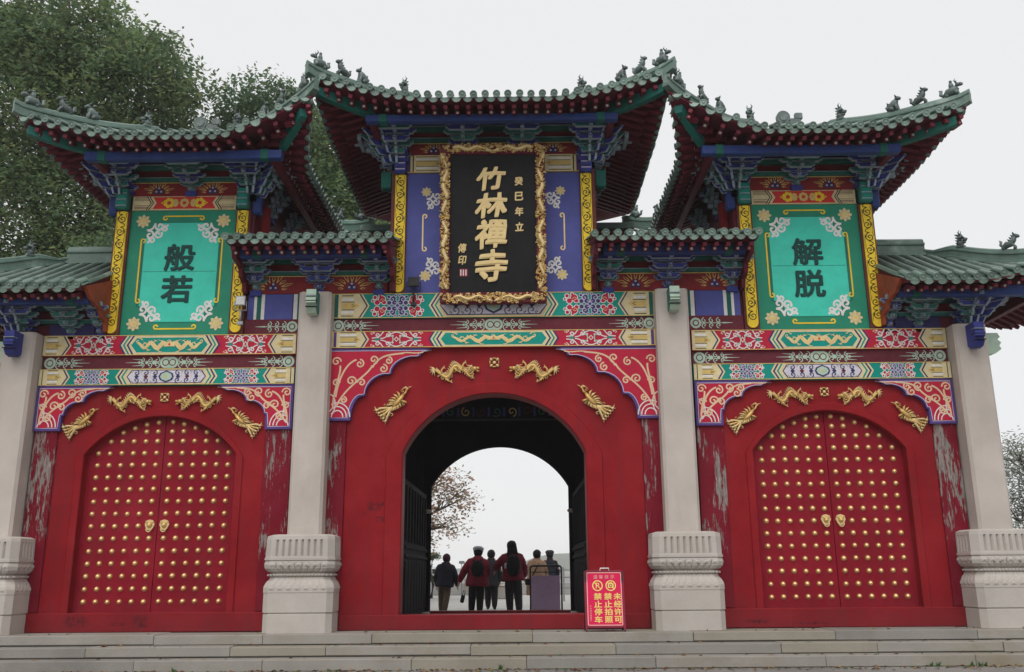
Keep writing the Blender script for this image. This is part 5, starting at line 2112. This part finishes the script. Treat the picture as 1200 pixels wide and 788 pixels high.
b.build('seal', pq)

# floodlights
def floodlight(loc, w, h, body, glass, label):
    t = thing('floodlight', label, 'floodlight', loc, 'small floodlights on the gate')
    m = MB()
    m.loft([[(-w, -.03, -h), (w, -.03, -h), (w, -.03, h), (-w, -.03, h)], [(-w, .02, -h), (w, .02, -h), (w, .02, h), (-w, .02, h)], [(-w * .6, .09, -h * .6), (w * .6, .09, -h * .6), (w * .6, .09, h * .6), (-w * .6, .09, h * .6)]], body)
    for k in range(5):
        x = -w * .5 + w * .25 * k
        m.box((x - .006, .05, -h * .7), (x + .006, .12, h * .7), body)
    m.build('housing', t)
    g_ = MB()
    g_.box((-w * .84, -.036, -h * .8), (w * .84, -.031, h * .8), glass)
    g_.build('glass', t)
    br = MB()
    br.tube([(-w - .02, .0, 0), (-w - .02, .02, -h - .08), (w + .02, .02, -h - .08), (w + .02, .0, 0)], .012, body, 5)
    br.tube([(0, .02, -h - .08), (0, .05, -h - .30)], .02, body, 6)
    br.box((-.05, .02, -h - .34), (.05, .10, -h - .28), body)
    br.build('bracket', t)
    return t


floodlight((-4.47, -.42, 5.60), .085, .085, M_STEEL, M_LAMP, 'small grey square floodlight with pale glass below the green sign panel')
floodlight((-1.43, -.30, 5.96), .10, .085, M_DSTEEL, M_DSTEEL, 'small dark floodlight at the foot of the yellow strip left of the name board')

# folding notice board on the terrace
ns = thing('notice_board', 'crimson folding notice board with yellow writing and two prohibition rings', 'notice board', (1.76, -.93, 0.0))
CR = paint('notice_crimson', (.66, .012, .085), .35, .06, dirt=.08)
MFR = paint('notice_frame', (.26, .03, .06), .35, .1, metal=.3)
NY = paint('notice_yellow', (.85, .63, .20), .4, .05, dirt=.05)
NP = paint('notice_pink', (.85, .42, .38), .4, .05, dirt=.05)
lean = 6


def LM(y=0.0):
    return Matrix.Rotation(R(-lean), 4, 'X') @ Matrix.Translation((0, y, 0))


pm = MB()
pm.box((-.285, -.008, .09), (.285, .010, .91), CR, .004)
pn = pm.build('panel', ns)
pn.matrix_local = LM()
fr = MB()
for sx in (-1, 1):
    fr.box((sx * .285, -.018, .02), (sx * .315, .018, .925), MFR, .005)
    fr.box((sx * .29, -.016, -.0), (sx * .31, .016, .022), M_DSTEEL)
fr.box((-.285, -.018, .912), (.285, .018, .94), MFR, .005)
fr.box((-.285, -.018, .06), (.285, .018, .089), MFR, .005)
o = fr.build('frame', ns)
o.matrix_local = LM()
bk = MB()
for sx in (-1, 1):
    bk.tube([(sx * .29, .02, .91), (sx * .30, .32, .01)], .014, M_DSTEEL, 6)
bk.tube([(-.29, .20, .36), (.29, .20, .36)], .010, M_DSTEEL, 5)
bk.build('rear_leg', ns)
hd = MB()
hd.tube([(-.07, -.08, .925), (-.065, -.085, .965), (.065, -.085, .965), (.07, -.08, .925)], .010, M_WHITE, 6)
hd.build('handle', ns)
p = Paint(-.010, 0, 0)
rr_ = .03
q = []
for cx_, cz_, a0 in ((.255, .12, -90), (.255, .88, 0), (-.255, .88, 90), (-.255, .12, 180)):
    q += arc(cx_, cz_, .015, .02, a0, a0 + 90, 4)
p.stroke(q, .013, NP, 1, True)
for x in (-.105, .105):
    p.stroke([(x + .075 * math.cos(2 * PI * k / 24), .70 + .075 * math.sin(2 * PI * k / 24)) for k in range(24)], .017, NY, 2, True)
    p.stroke([(x - .052, .752), (x + .052, .648)], .014, NY, 3)
p.rect(.06, .665, .15, .735, NY, 2)
p.rect(.085, .735, .125, .752, NY, 2)
p.disc(.105, .70, .026, MFR, 3)
p.disc(.105, .70, .014, NY, 4)
o = p.build('painted_pattern', pn)


def sign_text(ch, x, z, w, h, m=NY, fat=.0):
    me = text_mesh(ch, (w, h), .001, fat, m)
    put(me, 'character', pn, Matrix.Translation((x, -.0125, z)))


sign_text('P', -.105, .70, .055, .09)
for k, ch in enumerate('温馨提示'):
    sign_text(ch, -.135 + .09 * k, .835, .065, .055, NP)
for col, x in (('禁止停车', -.105), ('禁止拍照', .055), ('未经许可', .205)):
    for k, ch in enumerate(col):
        sign_text(ch, x, .535 - .117 * k, .125, .105, NY, .0035)
for k, ch in enumerate('竹林禅寺管理处'):
    sign_text(ch, -.225, .385 - .035 * k, .028, .028, NP)

# grey panel on a rounded pipe frame, inside the passage
gb_ = thing('barrier_panel', 'plain mauve grey panel on a rounded dark pipe frame inside the archway', 'barrier', (1.02, 5.9, -0.1))
m = MB()
m.box((-.33, -.012, .05), (.33, .012, .92), paint('panel_mauve_grey', (.60, .44, .66), .5, .1), .005)
m.build('panel', gb_)
m = MB()
m.tube([(-.35, .02, .0), (-.35, .02, 1.08)] + [(-.29 - .06 * math.cos(R(a)), .02, 1.08 + .06 * math.sin(R(a))) for a in (30, 60, 90)] + [(.31, .02, 1.14)] + [(.31 + .06 * math.sin(R(a)), .02, 1.08 + .06 * math.cos(R(a))) for a in (30, 60, 90)] + [(.37, .02, .0)], .022, M_DSTEEL, 8)
m.tube([(-.35, .02, 1.0), (.37, .02, 1.0)], .012, M_DSTEEL, 6)
for sx in (-.35, .37):
    m.tube([(sx, -.2, .03), (sx, .25, .03)], .022, M_DSTEEL, 6)
m.build('pipe_frame', gb_)

# ================================================================== people walking away through the arch
SKIN = paint('skin', (.45, .25, .17), .55, .08, dirt=0)


def skin_mesh(name, nodes_, edges, mats, pick):
    """one continuous body from a skeleton: nodes_ = [(x, y, z, radius)]"""
    me = bpy.data.meshes.new(name)
    me.from_pydata([n[:3] for n in nodes_], edges, [])
    o = bpy.data.objects.new('tmp', me)
    COL.objects.link(o)
    bm = bmesh.new()
    bm.from_mesh(me)
    ly = bm.verts.layers.skin.verify()
    bm.verts.ensure_lookup_table()
    for i, v in enumerate(bm.verts):
        r = nodes_[i][3]
        r = r if isinstance(r, tuple) else (r, r)
        v[ly].radius = (r[0] * 1.22, r[1] * 1.22)
        v[ly].use_root = (i == 0)
    bm.to_mesh(me)
    bm.free()
    sk = o.modifiers.new('s', 'SKIN')
    sk.use_smooth_shade = True
    sb = o.modifiers.new('b', 'SUBSURF')
    sb.levels = 1
    dg = bpy.context.evaluated_depsgraph_get()
    out = bpy.data.meshes.new_from_object(o.evaluated_get(dg))
    out.name = name
    bpy.data.objects.remove(o)
    bpy.data.meshes.remove(me)
    out.materials.clear()
    for m in mats:
        out.materials.append(m)
    for f in out.polygons:
        f.material_index = pick(f.center)
        f.use_smooth = True
    return out


def person(loc, H, label, coat, trousers, hair, lh=(-.30, .0, .80), rh=(.30, .0, .80), stride=.14, hem=.62, hairlong=False, cap=None, shoe=None, bulk=1.0, yaw=0.0, head_tilt=0.0, lean=(0.0, 0.0)):
    """walking figure facing +y; lh and rh are the hands in body units (height 1.7)"""
    k = H / 1.70
    t = thing('person', label, 'person', loc, 'people walking away beyond the arch', R(yaw))
    t.rotation_euler = (R(lean[0]), R(lean[1]), R(yaw))
    nd = [(0, 0, .94, (.145, .11)), (0, .0, 1.10, (.135, .10)), (0, .0, 1.27, (.155, .11)), (0, .0, 1.39, (.12, .09)), (0, .01, 1.465, .052), (0, .02 + head_tilt, 1.53, .06), (0, .02 + head_tilt, 1.60, (.075, .09)), (0, .015 + head_tilt, 1.675, (.05, .06))]
    ed = [(i, i + 1) for i in range(7)]

    def add(p, par):
        nd.append(p)
        ed.append((par, len(nd) - 1))
        return len(nd) - 1
    for sx, ph in ((-1, 1), (1, -1)):
        hp = add((sx * .085, 0, .87, .115), 0)
        kn = add((sx * .10, stride * ph * .45 + .03, .50, .092), hp)
        an = add((sx * .10, stride * ph - .02, .12, .074), kn)
        hl = add((sx * .10, stride * ph - .04, .045, .04), an)
        add((sx * .115, stride * ph + .12, .035, .035), hl)
    for sx, hnd in ((-1, lh), (1, rh)):
        sh = add((sx * .17, 0, 1.37, .062), 3)
        h_ = Vector(hnd)
        s0 = Vector((sx * .19, 0, 1.36))
        mid = (s0 + h_) / 2 + Vector((sx * .05, -.06, -.02))
        el = add((*mid, .045), sh)
        d = (h_ - mid).normalized()
        wr = add((*(h_ - d * .02), .030), el)
        pl = add((*(h_ + d * .05), .036), wr)
        side = d.cross(Vector((0, 1, 0)))
        if side.length < .1:
            side = Vector((1, 0, 0))
        side.normalize()
        nrm = d.cross(side).normalized()
        for q, ln in ((-.024, .06), (-.008, .07), (.008, .066), (.024, .052)):
            f1 = h_ + d * (.085) + nrm * q
            a_ = add((*f1, .009), pl)
            add((*(f1 + d * ln * .8 + side * .012), .007), a_)
        add((*(h_ + d * .06 - nrm * .045), .010), pl)
    # nose and ears
    add((0, .02 + head_tilt + .105, 1.595, .014), 6)
    for sx in (-1, 1):
        add((sx * .085, .015 + head_tilt, 1.60, .016), 6)
    sm = shoe or M_BLACK
    me = skin_mesh('body', nd, ed, [SKIN, trousers, sm], lambda c: 0 if c.z > 1.40 or abs(c.x) > .2 else (1 if c.z > .085 else 2))
    o = bpy.data.objects.new('body', me)
    COL.objects.link(o)
    o.parent = t
    o.scale = (k, k, k)
    # coat with sleeves
    m = MB()
    prof = [(hem, .205, .165), (hem + .06, .215, .17), (.86, .205, .155), (1.02, .19, .142), (1.2, .205, .148), (1.32, .205, .138), (1.39, .165, .115), (1.43, .10, .09), (1.475, .075, .08)]
    rings = []
    for i, (z, a, c) in enumerate(prof):
        rings.append([((a * bulk + .013 * math.sin(2.1 * j + 11 * z + 40 * loc[0]) + .007 * math.sin(5 * j + 31 * z)) * math.cos(2 * PI * j / 20), (c * bulk + .013 * math.cos(1.7 * j + 13 * z) + .007 * math.sin(4 * j - 27 * z)) * math.sin(2 * PI * j / 20) - .01, z + .012 * math.sin(j * 1.3) * (i < 2)) for j in range(20)])
    m.loft(rings, coat, True, True)
    for sx, hnd in ((-1, lh), (1, rh)):
        h_ = Vector(hnd)
        s0 = Vector((sx * .165, 0, 1.35))
        mid = (s0 + h_) / 2 + Vector((sx * .05, -.06, -.02))
        d = (h_ - mid).normalized()
        m.ball((s0.x, s0.y, s0.z), (.085 * bulk, .08 * bulk, .075), coat, 8, 6)
        m.tube([s0, (s0 + mid) / 2 + Vector((sx * .012, -.01, 0)), mid, (mid + h_) / 2, h_ - d * .01], [.078 * bulk, .076 * bulk, .07 * bulk, .063 * bulk, .055], coat, 9)
    m.tube([(.09 * math.cos(a), .085 * math.sin(a) - .0, 1.46 + .02 * math.sin(a)) for a in [2 * PI * j / 12 for j in range(13)]], .028, coat, 6)
    c_ = m.build('coat', t)
    c_.scale = (k, k, k)
    if hair:
        m = MB()
        y0 = .01 + head_tilt
        rings = []
        rg = random.Random(int(loc[0] * 100))
        for z, r in ((1.49, .085), (1.53, .115), (1.60, .128), (1.66, .12), (1.71, .085), (1.735, .03)):
            rings.append([(r * math.cos(a) * .95 + rg.uniform(-.006, .006), y0 - .018 + r * math.sin(a) * (1.05 if math.sin(a) < 0 else .62), z + rg.uniform(-.005, .005)) for a in [2 * PI * j / 14 for j in range(14)]])
        m.loft(rings, hair, True, True)
        if hairlong:
            for j in range(9):
                x = -.09 + .0225 * j
                m.tube([(x * .9, y0 - .10, 1.62), (x * 1.1, y0 - .125, 1.48), (x * 1.25, y0 - .15, 1.38 - .03 * math.sin(j * 2)), (x * 1.2, y0 - .15, 1.31)], [.03, .03, .026, .006], hair, 6)
        h2 = m.build('hair', t)
        h2.scale = (k, k, k)
    if cap:
        m = MB()
        y0 = .015 + head_tilt
        rings = [[(r * math.cos(a), y0 + r * 1.1 * math.sin(a), z) for a in [2 * PI * j / 16 for j in range(16)]] for z, r in ((1.615, .13), (1.64, .135), (1.68, .15), (1.715, .135), (1.745, .085), (1.75, .02))]
        m.loft(rings, cap, True, True)
        m.loft([[(.08 * math.cos(a), y0 + .11 + .09 * max(0, math.sin(a)), z) for a in [PI * j / 10 for j in range(11)]] for z in (1.612, 1.626)], cap)
        h2 = m.build('cap', t)
        h2.scale = (k, k, k)
    return t, k


def backpack(loc, k, col, label, w=.15, h=.22, round_=False, bottle=False):
    t = thing('backpack', label, 'backpack', loc, 'black backpacks worn by the walkers')
    m = MB()
    rings = []
    for i in range(9):
        f = i / 8
        z = -h + 2 * h * f
        e = math.sin(PI * (.12 + .76 * f)) ** (.5 if not round_ else .8)
        d = .11 * e + .02
        rings.append([((w * e) * (abs(math.cos(a)) ** .6) * (1 if math.cos(a) >= 0 else -1), -.05 + d * (abs(math.sin(a)) ** .7) * (1 if math.sin(a) >= 0 else -1), z) for a in [2 * PI * j / 16 for j in range(16)]])
    m.loft(rings, col, True, True)
    o = m.build('bag', t)
    o.scale = (k, k, k)
    m = MB()
    m.box((-w * .65, -.185, -h * .8), (w * .65, -.13, -h * .05), col, .03)
    o = m.build('pocket', t)
    o.scale = (k, k, k)
    m = MB()
    for sx in (-1, 1):
        m.tube([(sx * .07, -.0, h * .8), (sx * .095, .05, h * 1.12), (sx * .12, .17, h * 1.1), (sx * .13, .25, h * .5), (sx * .15, .2, -h * .5), (sx * .13, .06, -h * .8)], .018, col, 5, flat=1.3)
    m.tube([(-.03, -.04, h * .93), (0, -.05, h * 1.12), (.03, -.04, h * .93)], .008, col, 5)
    o = m.build('strap', t)
    o.scale = (k, k, k)
    if bottle:
        m = MB()
        m.tube([(-w - .015, -.05, -h * .3), (-w - .015, -.05, .02), (-w - .015, -.05, .06)], [.034, .034, .018], M_LAV, 8)
        o = m.build('bottle', t)
        o.scale = (k, k, k)


C_NAVY = paint('cloth_navy', (.016, .017, .028), .85, .3, 9, 0)
C_RED = paint('cloth_red', (.20, .016, .035), .85, .25, 9, 0)
C_MAR = paint('cloth_maroon', (.15, .014, .032), .85, .25, 9, 0)
C_BLK = paint('cloth_black', (.012, .012, .015), .85, .3, 9, 0)
C_CHAR = paint('cloth_charcoal', (.025, .025, .03), .85, .3, 9, 0)
C_KHA = paint('cloth_khaki', (.085, .062, .042), .85, .2, 9, 0)
C_BEI = paint('cloth_beige', (.33, .215, .14), .85, .15, 9, 0)
C_CAP = paint('cloth_pale_grey', (.36, .39, .42), .85, .12, 9, 0)
H_BLK = paint('hair_black', (.010, .008, .010), .6, .3, 20, 0)
H_PUR = paint('hair_plum', (.05, .014, .028), .6, .3, 20, 0)
GZ = -.10
person((-1.53, 8.3, GZ), 1.45, 'person in dark navy padded jacket and khaki trousers holding a small dark bag', C_NAVY, C_KHA, H_PUR, (-.25, .05, .78), (.38, .05, .80), .24, .76, bulk=1.36, shoe=M_WHITE, lean=(-3, 3), yaw=-6)
t2, k2 = person((-.66, 7.3, GZ), 1.60, 'person in red coat with pale grey cap and round black backpack', C_RED, C_BLK, H_BLK, (-.46, .02, .80), (.24, .1, .90), .16, .72, cap=C_CAP, bulk=1.40, lean=(-5, 3), yaw=5, head_tilt=.04)
person((-.36, 10.4, GZ), 1.58, 'person in dark charcoal coat partly hidden between the two people in red', C_CHAR, C_BLK, H_BLK, (-.26, .05, .80), (.26, .05, .80), .12, .66, bulk=1.1)
t4, k4 = person((.30, 7.3, GZ), 1.73, 'long haired person in maroon coat with tall black backpack', C_MAR, C_CHAR, H_BLK, (-.42, .10, 1.05), (.28, .08, .86), .16, .78, True, bulk=1.32, lean=(-3, -2), yaw=4)
person((.84, 9.3, GZ), 1.55, 'person in long beige coat with a thin dark crossbody strap', C_BEI, C_BLK, H_BLK, (-.22, .16, .92), (.24, .16, .92), .12, .44, bulk=1.36, lean=(-2, 2), yaw=-14)
person((1.40, 14.2, GZ), 1.62, 'person in dark top and dark cap far off behind the mauve panel', C_NAVY, C_CHAR, H_BLK, (-.26, .08, .85), (.26, .08, .85), .06, .80, cap=C_CHAR, bulk=1.05)
backpack((-.60, 7.3 - .13 * k2 * 1.36, GZ + 1.16 * k2), k2, C_BLK, 'round black backpack on the back of the person with the pale cap', .17, .20, True)
backpack((.28, 7.3 - .13 * k4 * 1.3, GZ + 1.14 * k4), k4, C_BLK, 'tall black backpack with a pale bottle worn over the maroon coat', .17, .23, False, True)
hb = MB()
hb.box((-.05, -.03, -.11), (.05, .03, .08), C_BLK, .02)
hb.tube([(-.03, 0, .07), (-.02, 0, .2), (.02, 0, .2), (.03, 0, .07)], .008, C_BLK, 5)
o = hb.build('handbag', None, (-1.03, 8.35, GZ + .36))
o.rotation_euler = (0, R(14), 0)
tag(o, 'small black handbag swinging beside the khaki trousers', 'handbag')
sb_ = MB()
sb_.tube([(-.12, -.17, 1.36), (0, -.19, 1.15), (.16, -.19, .90)], .014, C_BLK, 5)
sb_.box((.13, -.2, .74), (.30, -.12, .92), C_BLK, .02)
o = sb_.build('crossbody_bag', None, (.84, 9.3, GZ))
o.scale = (-.9, .9, .9)
tag(o, 'dark crossbody bag hanging over the long beige coat', 'bag')

# ================================================================== trees and what lies beyond
BARK = stone('bark', (.075, .055, .042), (.04, .035, .03), .6, .5)


def leaves_mesh(name, lumps, n, size, mats, rng, clump=.24, per=11, hollow=.55, droop=.2):
    """leafy sprays spread through a set of ellipsoids: small folded leaves gathered in tufts"""
    V, F, MI = [], [], []
    vol = [a[3] * a[4] * a[5] for a in lumps]
    tot = sum(vol)
    b = 0
    for (cx, cy, cz, rx, ry, rz), vv in zip(lumps, vol):
        tufts = int(n * vv / tot / per)
        for _ in range(tufts):
            while True:
                x, y, z = rng.uniform(-1, 1), rng.uniform(-1, 1), rng.uniform(-1, 1)
                d = math.sqrt(x * x + y * y + z * z)
                if d < 1 and (d > hollow or rng.random() < .22):
                    break
            w = 1 + .20 * math.sin(5.1 * x + 3 * y) * math.sin(4.3 * z + cx)
            px, py, pz = cx + rx * x * w, cy + ry * y * w, cz + rz * z * w
            ox, oy, oz = x / (d + .01), y / (d + .01), z / (d + .01) + .25
            mi = 0 if rng.random() < .75 else 1
            for _k in range(per):
                qx, qy, qz = px + rng.gauss(0, clump), py + rng.gauss(0, clump), pz + rng.gauss(0, clump * .6)
                s = size * rng.uniform(.6, 1.25)
                th = rng.uniform(0, 2 * PI)
                ax, ay, az = math.cos(th), math.sin(th), rng.uniform(-.8, .7) - droop * .5
                l = math.sqrt(ax * ax + ay * ay + az * az)
                ax, ay, az = ax / l * s, ay / l * s, az / l * s
                bx, by, bz = -math.sin(th) * s * .42, math.cos(th) * s * .42, rng.uniform(-.42, .42) * s
                V += [(qx - ax, qy - ay, qz - az), (qx + bx, qy + by, qz + bz), (qx + ax, qy + ay, qz + az), (qx - bx, qy - by, qz - bz)]
                F.append((b, b + 1, b + 2, b + 3))
                MI.append(mi)
                b += 4
    me = bpy.data.meshes.new(name)
    me.from_pydata(V, [], F)
    for m in mats:
        me.materials.append(m)
    me.polygons.foreach_set('material_index', MI)
    me.update()
    return me


def tree(loc, trunk_h, r0, lumps, n, size, mats, label, seed, category='tree', clump=.27, hollow=.62, per=22, twigs=7, name='broadleaf_tree'):
    rng = random.Random(seed)
    t = thing(name, label, category, loc, 'trees around the gate')
    m = MB()
    top = Vector((rng.uniform(-.3, .3), rng.uniform(-.3, .3), trunk_h))
    m.tube([(0, 0, -.1), (.05, 0, .3), (top.x * .5, top.y * .5, trunk_h * .5), top], [r0 * 1.5, r0, r0 * .85, r0 * .75], BARK, 10)
    for (cx, cy, cz, rx, ry, rz) in lumps:
        c = Vector((cx, cy, cz))
        st = Vector((top.x * .8, top.y * .8, trunk_h * rng.uniform(.75, 1.0)))
        mid = st.lerp(c, .5) + Vector((rng.uniform(-.4, .4), rng.uniform(-.4, .4), rng.uniform(-.2, .5)))
        m.tube([st, mid, c], [r0 * .55, r0 * .36, r0 * .16], BARK, 7)
        for _ in range(twigs):
            e = c + Vector((rng.uniform(-1, 1) * rx, rng.uniform(-1, 1) * ry, rng.uniform(-.5, 1) * rz)) * .8
            q = mid.lerp(c, rng.uniform(.2, .9))
            m.tube([q, q.lerp(e, .5) + Vector((rng.uniform(-.2, .2), rng.uniform(-.2, .2), .15)), e], [r0 * .16, r0 * .10, r0 * .03], BARK, 5)
    m.build('trunk', t)
    o = bpy.data.objects.new('crown', leaves_mesh('crown', lumps, n, size, mats, rng, clump, per, hollow))
    COL.objects.link(o)
    o.parent = t
    return t


L_CAM = leaf_mat('camphor_leaf', [(.10, .165, .088), (.16, .235, .115), (.215, .285, .14), (.14, .20, .15)], .5)
L_CAM2 = leaf_mat('camphor_leaf_yellow', [(.22, .275, .11), (.28, .31, .15), (.19, .25, .13)], .5)
L_DARK = leaf_mat('dark_leaf_green', [(.09, .155, .092), (.14, .21, .125), (.175, .235, .13)], .5)
L_AUT = leaf_mat('autumn_leaf', [(.50, .27, .19), (.42, .27, .18), (.60, .35, .26), (.36, .28, .18)], .6)
L_AUTG = leaf_mat('autumn_leaf_green', [(.25, .25, .15), (.20, .21, .13), (.32, .25, .16)], .5)
L_GRY = leaf_mat('grey_leaf', [(.27, .29, .26), (.36, .35, .32), (.22, .25, .21)], .5)

# the big camphor behind the left bay
tree((-14.6, 13.0, -.1), 8.0, .38, [
    (-3.2, 0, 17.0, 4.0, 3.4, 3.3), (.6, .4, 17.6, 3.2, 2.8, 2.7), (2.4, -.3, 17.0, 2.1, 2.2, 1.9), (-2.6, -.8, 12.6, 3.6, 3.0, 2.6),
    (.9, 0, 13.0, 2.3, 2.4, 2.3), (-4.2, 0, 9.0, 3.2, 2.8, 2.4), (-.4, -.6, 9.6, 2.9, 2.8, 2.3), (-1.2, .3, 19.8, 3.0, 2.6, 2.0), (1.6, -.2, 10.6, 1.8, 1.8, 1.9), (-.6, 0, 6.8, 3.4, 2.6, 1.8)],
    150000, .098, [L_CAM, L_CAM2], 'large spreading camphor tree with dense green crown and dark limbs', 5)
tree((-9.1, 15.5, -.1), 9.0, .26, [(0, 0, 17.6, 1.75, 1.6, 1.5), (-.7, .3, 16.3, 1.3, 1.5, 1.3), (1.2, .2, 16.2, 1.3, 1.3, 1.2), (.1, 0, 15.0, 1.8, 1.6, 1.2), (-1.6, 0, 14.2, 1.4, 1.4, 1.2), (1.4, 0, 13.7, 1.3, 1.2, 1.3)],
    34000, .095, [L_DARK, L_CAM], 'rounder dark green tree rising just behind the left pavilion ridge', 8)
tree((-5.3, 13.5, -.1), 7.5, .24, [(-.9, 0, 15.6, 1.0, 1.2, 1.6), (-.5, .2, 13.4, 1.4, 1.4, 1.7), (.1, 0, 11.4, 1.6, 1.5, 1.6), (-.6, 0, 9.4, 1.6, 1.5, 1.5), (.5, .3, 13.0, .8, 1.0, 1.4)],
    40000, .095, [L_CAM, L_CAM2], 'slim green tree showing through the gap beside the centre roof', 12)
tree((-12.2, 11.0, -.1), 5.0, .2, [(0, 0, 8.2, 2.4, 2.0, 1.9), (1.8, .3, 7.0, 1.8, 1.7, 1.7), (-1.6, 0, 6.2, 2.2, 2.0, 1.8), (.6, 0, 10.0, 1.6, 1.5, 1.3)],
    36000, .095, [L_CAM, L_DARK], 'lower green tree behind the left wing roof under the camphor', 15)
# bare winter tree at the right edge
tree((17.6, 14.5, -.1), 2.4, .14, [(-1.0, 0, 2.4, 1.1, 1.2, 1.3), (0, 0, 3.8, 1.6, 1.5, 1.5), (1.5, 0, 2.8, 1.5, 1.4, 1.6), (-.7, .2, 4.6, .9, .9, .8)],
    15000, .06, [L_GRY, L_GRY], 'thin grey half bare tree at the right end of the gate', 21, clump=.22, hollow=.2, per=5, twigs=15)
# autumn tree seen through the arch
tree((-4.6, 17.0, -.1), 2.2, .14, [(1.6, 0, 3.2, .85, .9, .8), (2.2, .1, 4.05, .95, .9, .75), (3.0, 0, 3.5, .7, .7, .55), (1.4, 0, 2.2, .8, .8, .6), (2.5, 0, 2.55, .7, .6, .5), (.2, 0, 4.2, 1.6, 1.4, 1.2), (-1.5, 0, 3.6, 1.5, 1.3, 1.2)],
    10000, .08, [L_AUT, L_AUTG], 'autumn tree with thin rusty leaves seen through the arch', 31, clump=.20, hollow=.15, per=5, twigs=8)
# clipped pine, lamp posts, parapet and railing beyond the arch
pt_ = thing('clipped_pine', 'small clipped pine with flat rounded pads seen through the arch', 'pine tree', (-3.05, 21.5, -.1))
m = MB()
m.tube([(0, 0, 0), (.08, 0, .5), (-.05, 0, 1.0), (.04, 0, 1.5)], [.07, .05, .045, .03], BARK, 7)
m.build('trunk', pt_)
o = bpy.data.objects.new('crown', leaves_mesh('crown', [(0, 0, 1.62, .34, .34, .14), (-.25, 0, 1.22, .26, .26, .11), (.22, 0, 1.05, .24, .24, .10), (0, 0, .75, .3, .3, .12)], 2600, .05, [L_DARK, L_DARK], random.Random(4), .05, 5, .1))
COL.objects.link(o)
o.parent = pt_
for x, y, hgt, lb in ((-2.0, 24, 1.45, 'thin pale post standing beyond the navy jacket'), (-1.62, 30, 1.5, 'thin pale post standing nearest the person with the pale cap')):
    o = MB()
    o.tube([(0, 0, 0), (0, 0, hgt)], [.03, .02], M_STEEL, 6)
    o.box((-.12, -.03, hgt - .12), (.12, .03, hgt), M_STEEL, .01)
    tag(o.build('post', None, (x, y, -.1)), lb, 'post', 'thin posts beyond the arch')
pw = MB()
pw.box((-7, 26, -.1), (7.5, 26.3, .42), stone('parapet_stone', (.34, .33, .32), (.22, .21, .2), .5, .3), .02)
for k in range(15):
    pw.box((-7 + k, 25.95, -.1), (-6.82 + k, 26.35, .62), M_STEP, .02)
tag(pw.build('parapet', None), 'low grey stone parapet across the far end of the plaza', 'parapet')
ra = thing('railing', 'pale metal railing with uprights beyond the mauve panel', 'railing', (1.75, 17.0, -.1))
m = MB()
for z in (.45, .8, 1.05):
    m.tube([(-.5, 0, z), (3.0, 0, z)], .025, M_STEEL, 6)
m.build('rail', ra)
for k in range(6):
    m = MB()
    m.box((-.5 + .68 * k, -.035, 0), (-.44 + .68 * k, .035, 1.15), M_STEEL, .01)
    m.build('upright', ra)
bx = MB()
bx.box((0, 0, 0), (1.6, .5, .45), M_STEP, .03)
bx.box((.1, -.02, .46), (1.5, .52, .52), M_STONE, .02)
tag(bx.build('bench', None, (-1.35, 20.0, -.1)), 'plain stone bench far behind the people in red', 'bench')

# yellow garden wall running off to the left of the gate
yw = thing('yellow_wall', 'ochre yellow wall beside the end column at the left edge', 'wall', (-8.7, .6, 0))
m = MB()
m.box((-12, 0, -.01), (-.0, .4, 5.0), paint('wall_ochre', (.50, .27, .05), .8, .15, 1.5))
m.build('wall', yw)

# far hills in the haze
hm, ht, hb_ = nodes('hill_woods')
ht.links.new(ramp(ht, noise(ht, .06, 6, .6), [(.35, (.035, .05, .035)), (.65, (.07, .085, .05))]), hb_.inputs['Base Color'])
hb_.inputs['Roughness'].default_value = 1.0
h3 = MB()
nx_, ny_ = 90, 8
vs = []
for j in range(ny_ + 1):
    for i in range(nx_ + 1):
        x = -700 + 1500 * i / nx_
        env = 19 * math.exp(-((x - 75) / 70) ** 2) + 13 * math.exp(-((x - 250) / 110) ** 2) + 5.0 + 9 * math.exp(-((x + 400) / 160) ** 2)
        r = math.sin(PI * j / ny_)
        vs.append((x, 850 + 25 * j, -3 + env * r * (1 + .12 * math.sin(x * .09) + .07 * math.sin(x * .31 + j))))
h3.add(vs, [(j * (nx_ + 1) + i, j * (nx_ + 1) + i + 1, (j + 1) * (nx_ + 1) + i + 1, (j + 1) * (nx_ + 1) + i) for j in range(ny_) for i in range(nx_)], hm, True)
structure(h3.build('hills'))

HAZE = True
if HAZE:
    vm = bpy.data.materials.new('haze_air')
    vm.use_nodes = True
    vt = vm.node_tree
    vt.nodes.remove(vt.nodes['Principled BSDF'])
    pv = vt.nodes.new('ShaderNodeVolumePrincipled')
    pv.inputs['Color'].default_value = (.985, .99, 1.0, 1)
    pv.inputs['Density'].default_value = 0.0005
    vt.links.new(pv.outputs[0], vt.nodes['Material Output'].inputs['Volume'])
    hz = MB()
    hz.box((-900, -70, -4.5), (900, 1150, 26), vm)
    o = hz.build('haze')
    o['kind'] = 'stuff'
    o['label'] = 'thin pale mist over the hills and water beyond the gate'
    o['category'] = 'haze'
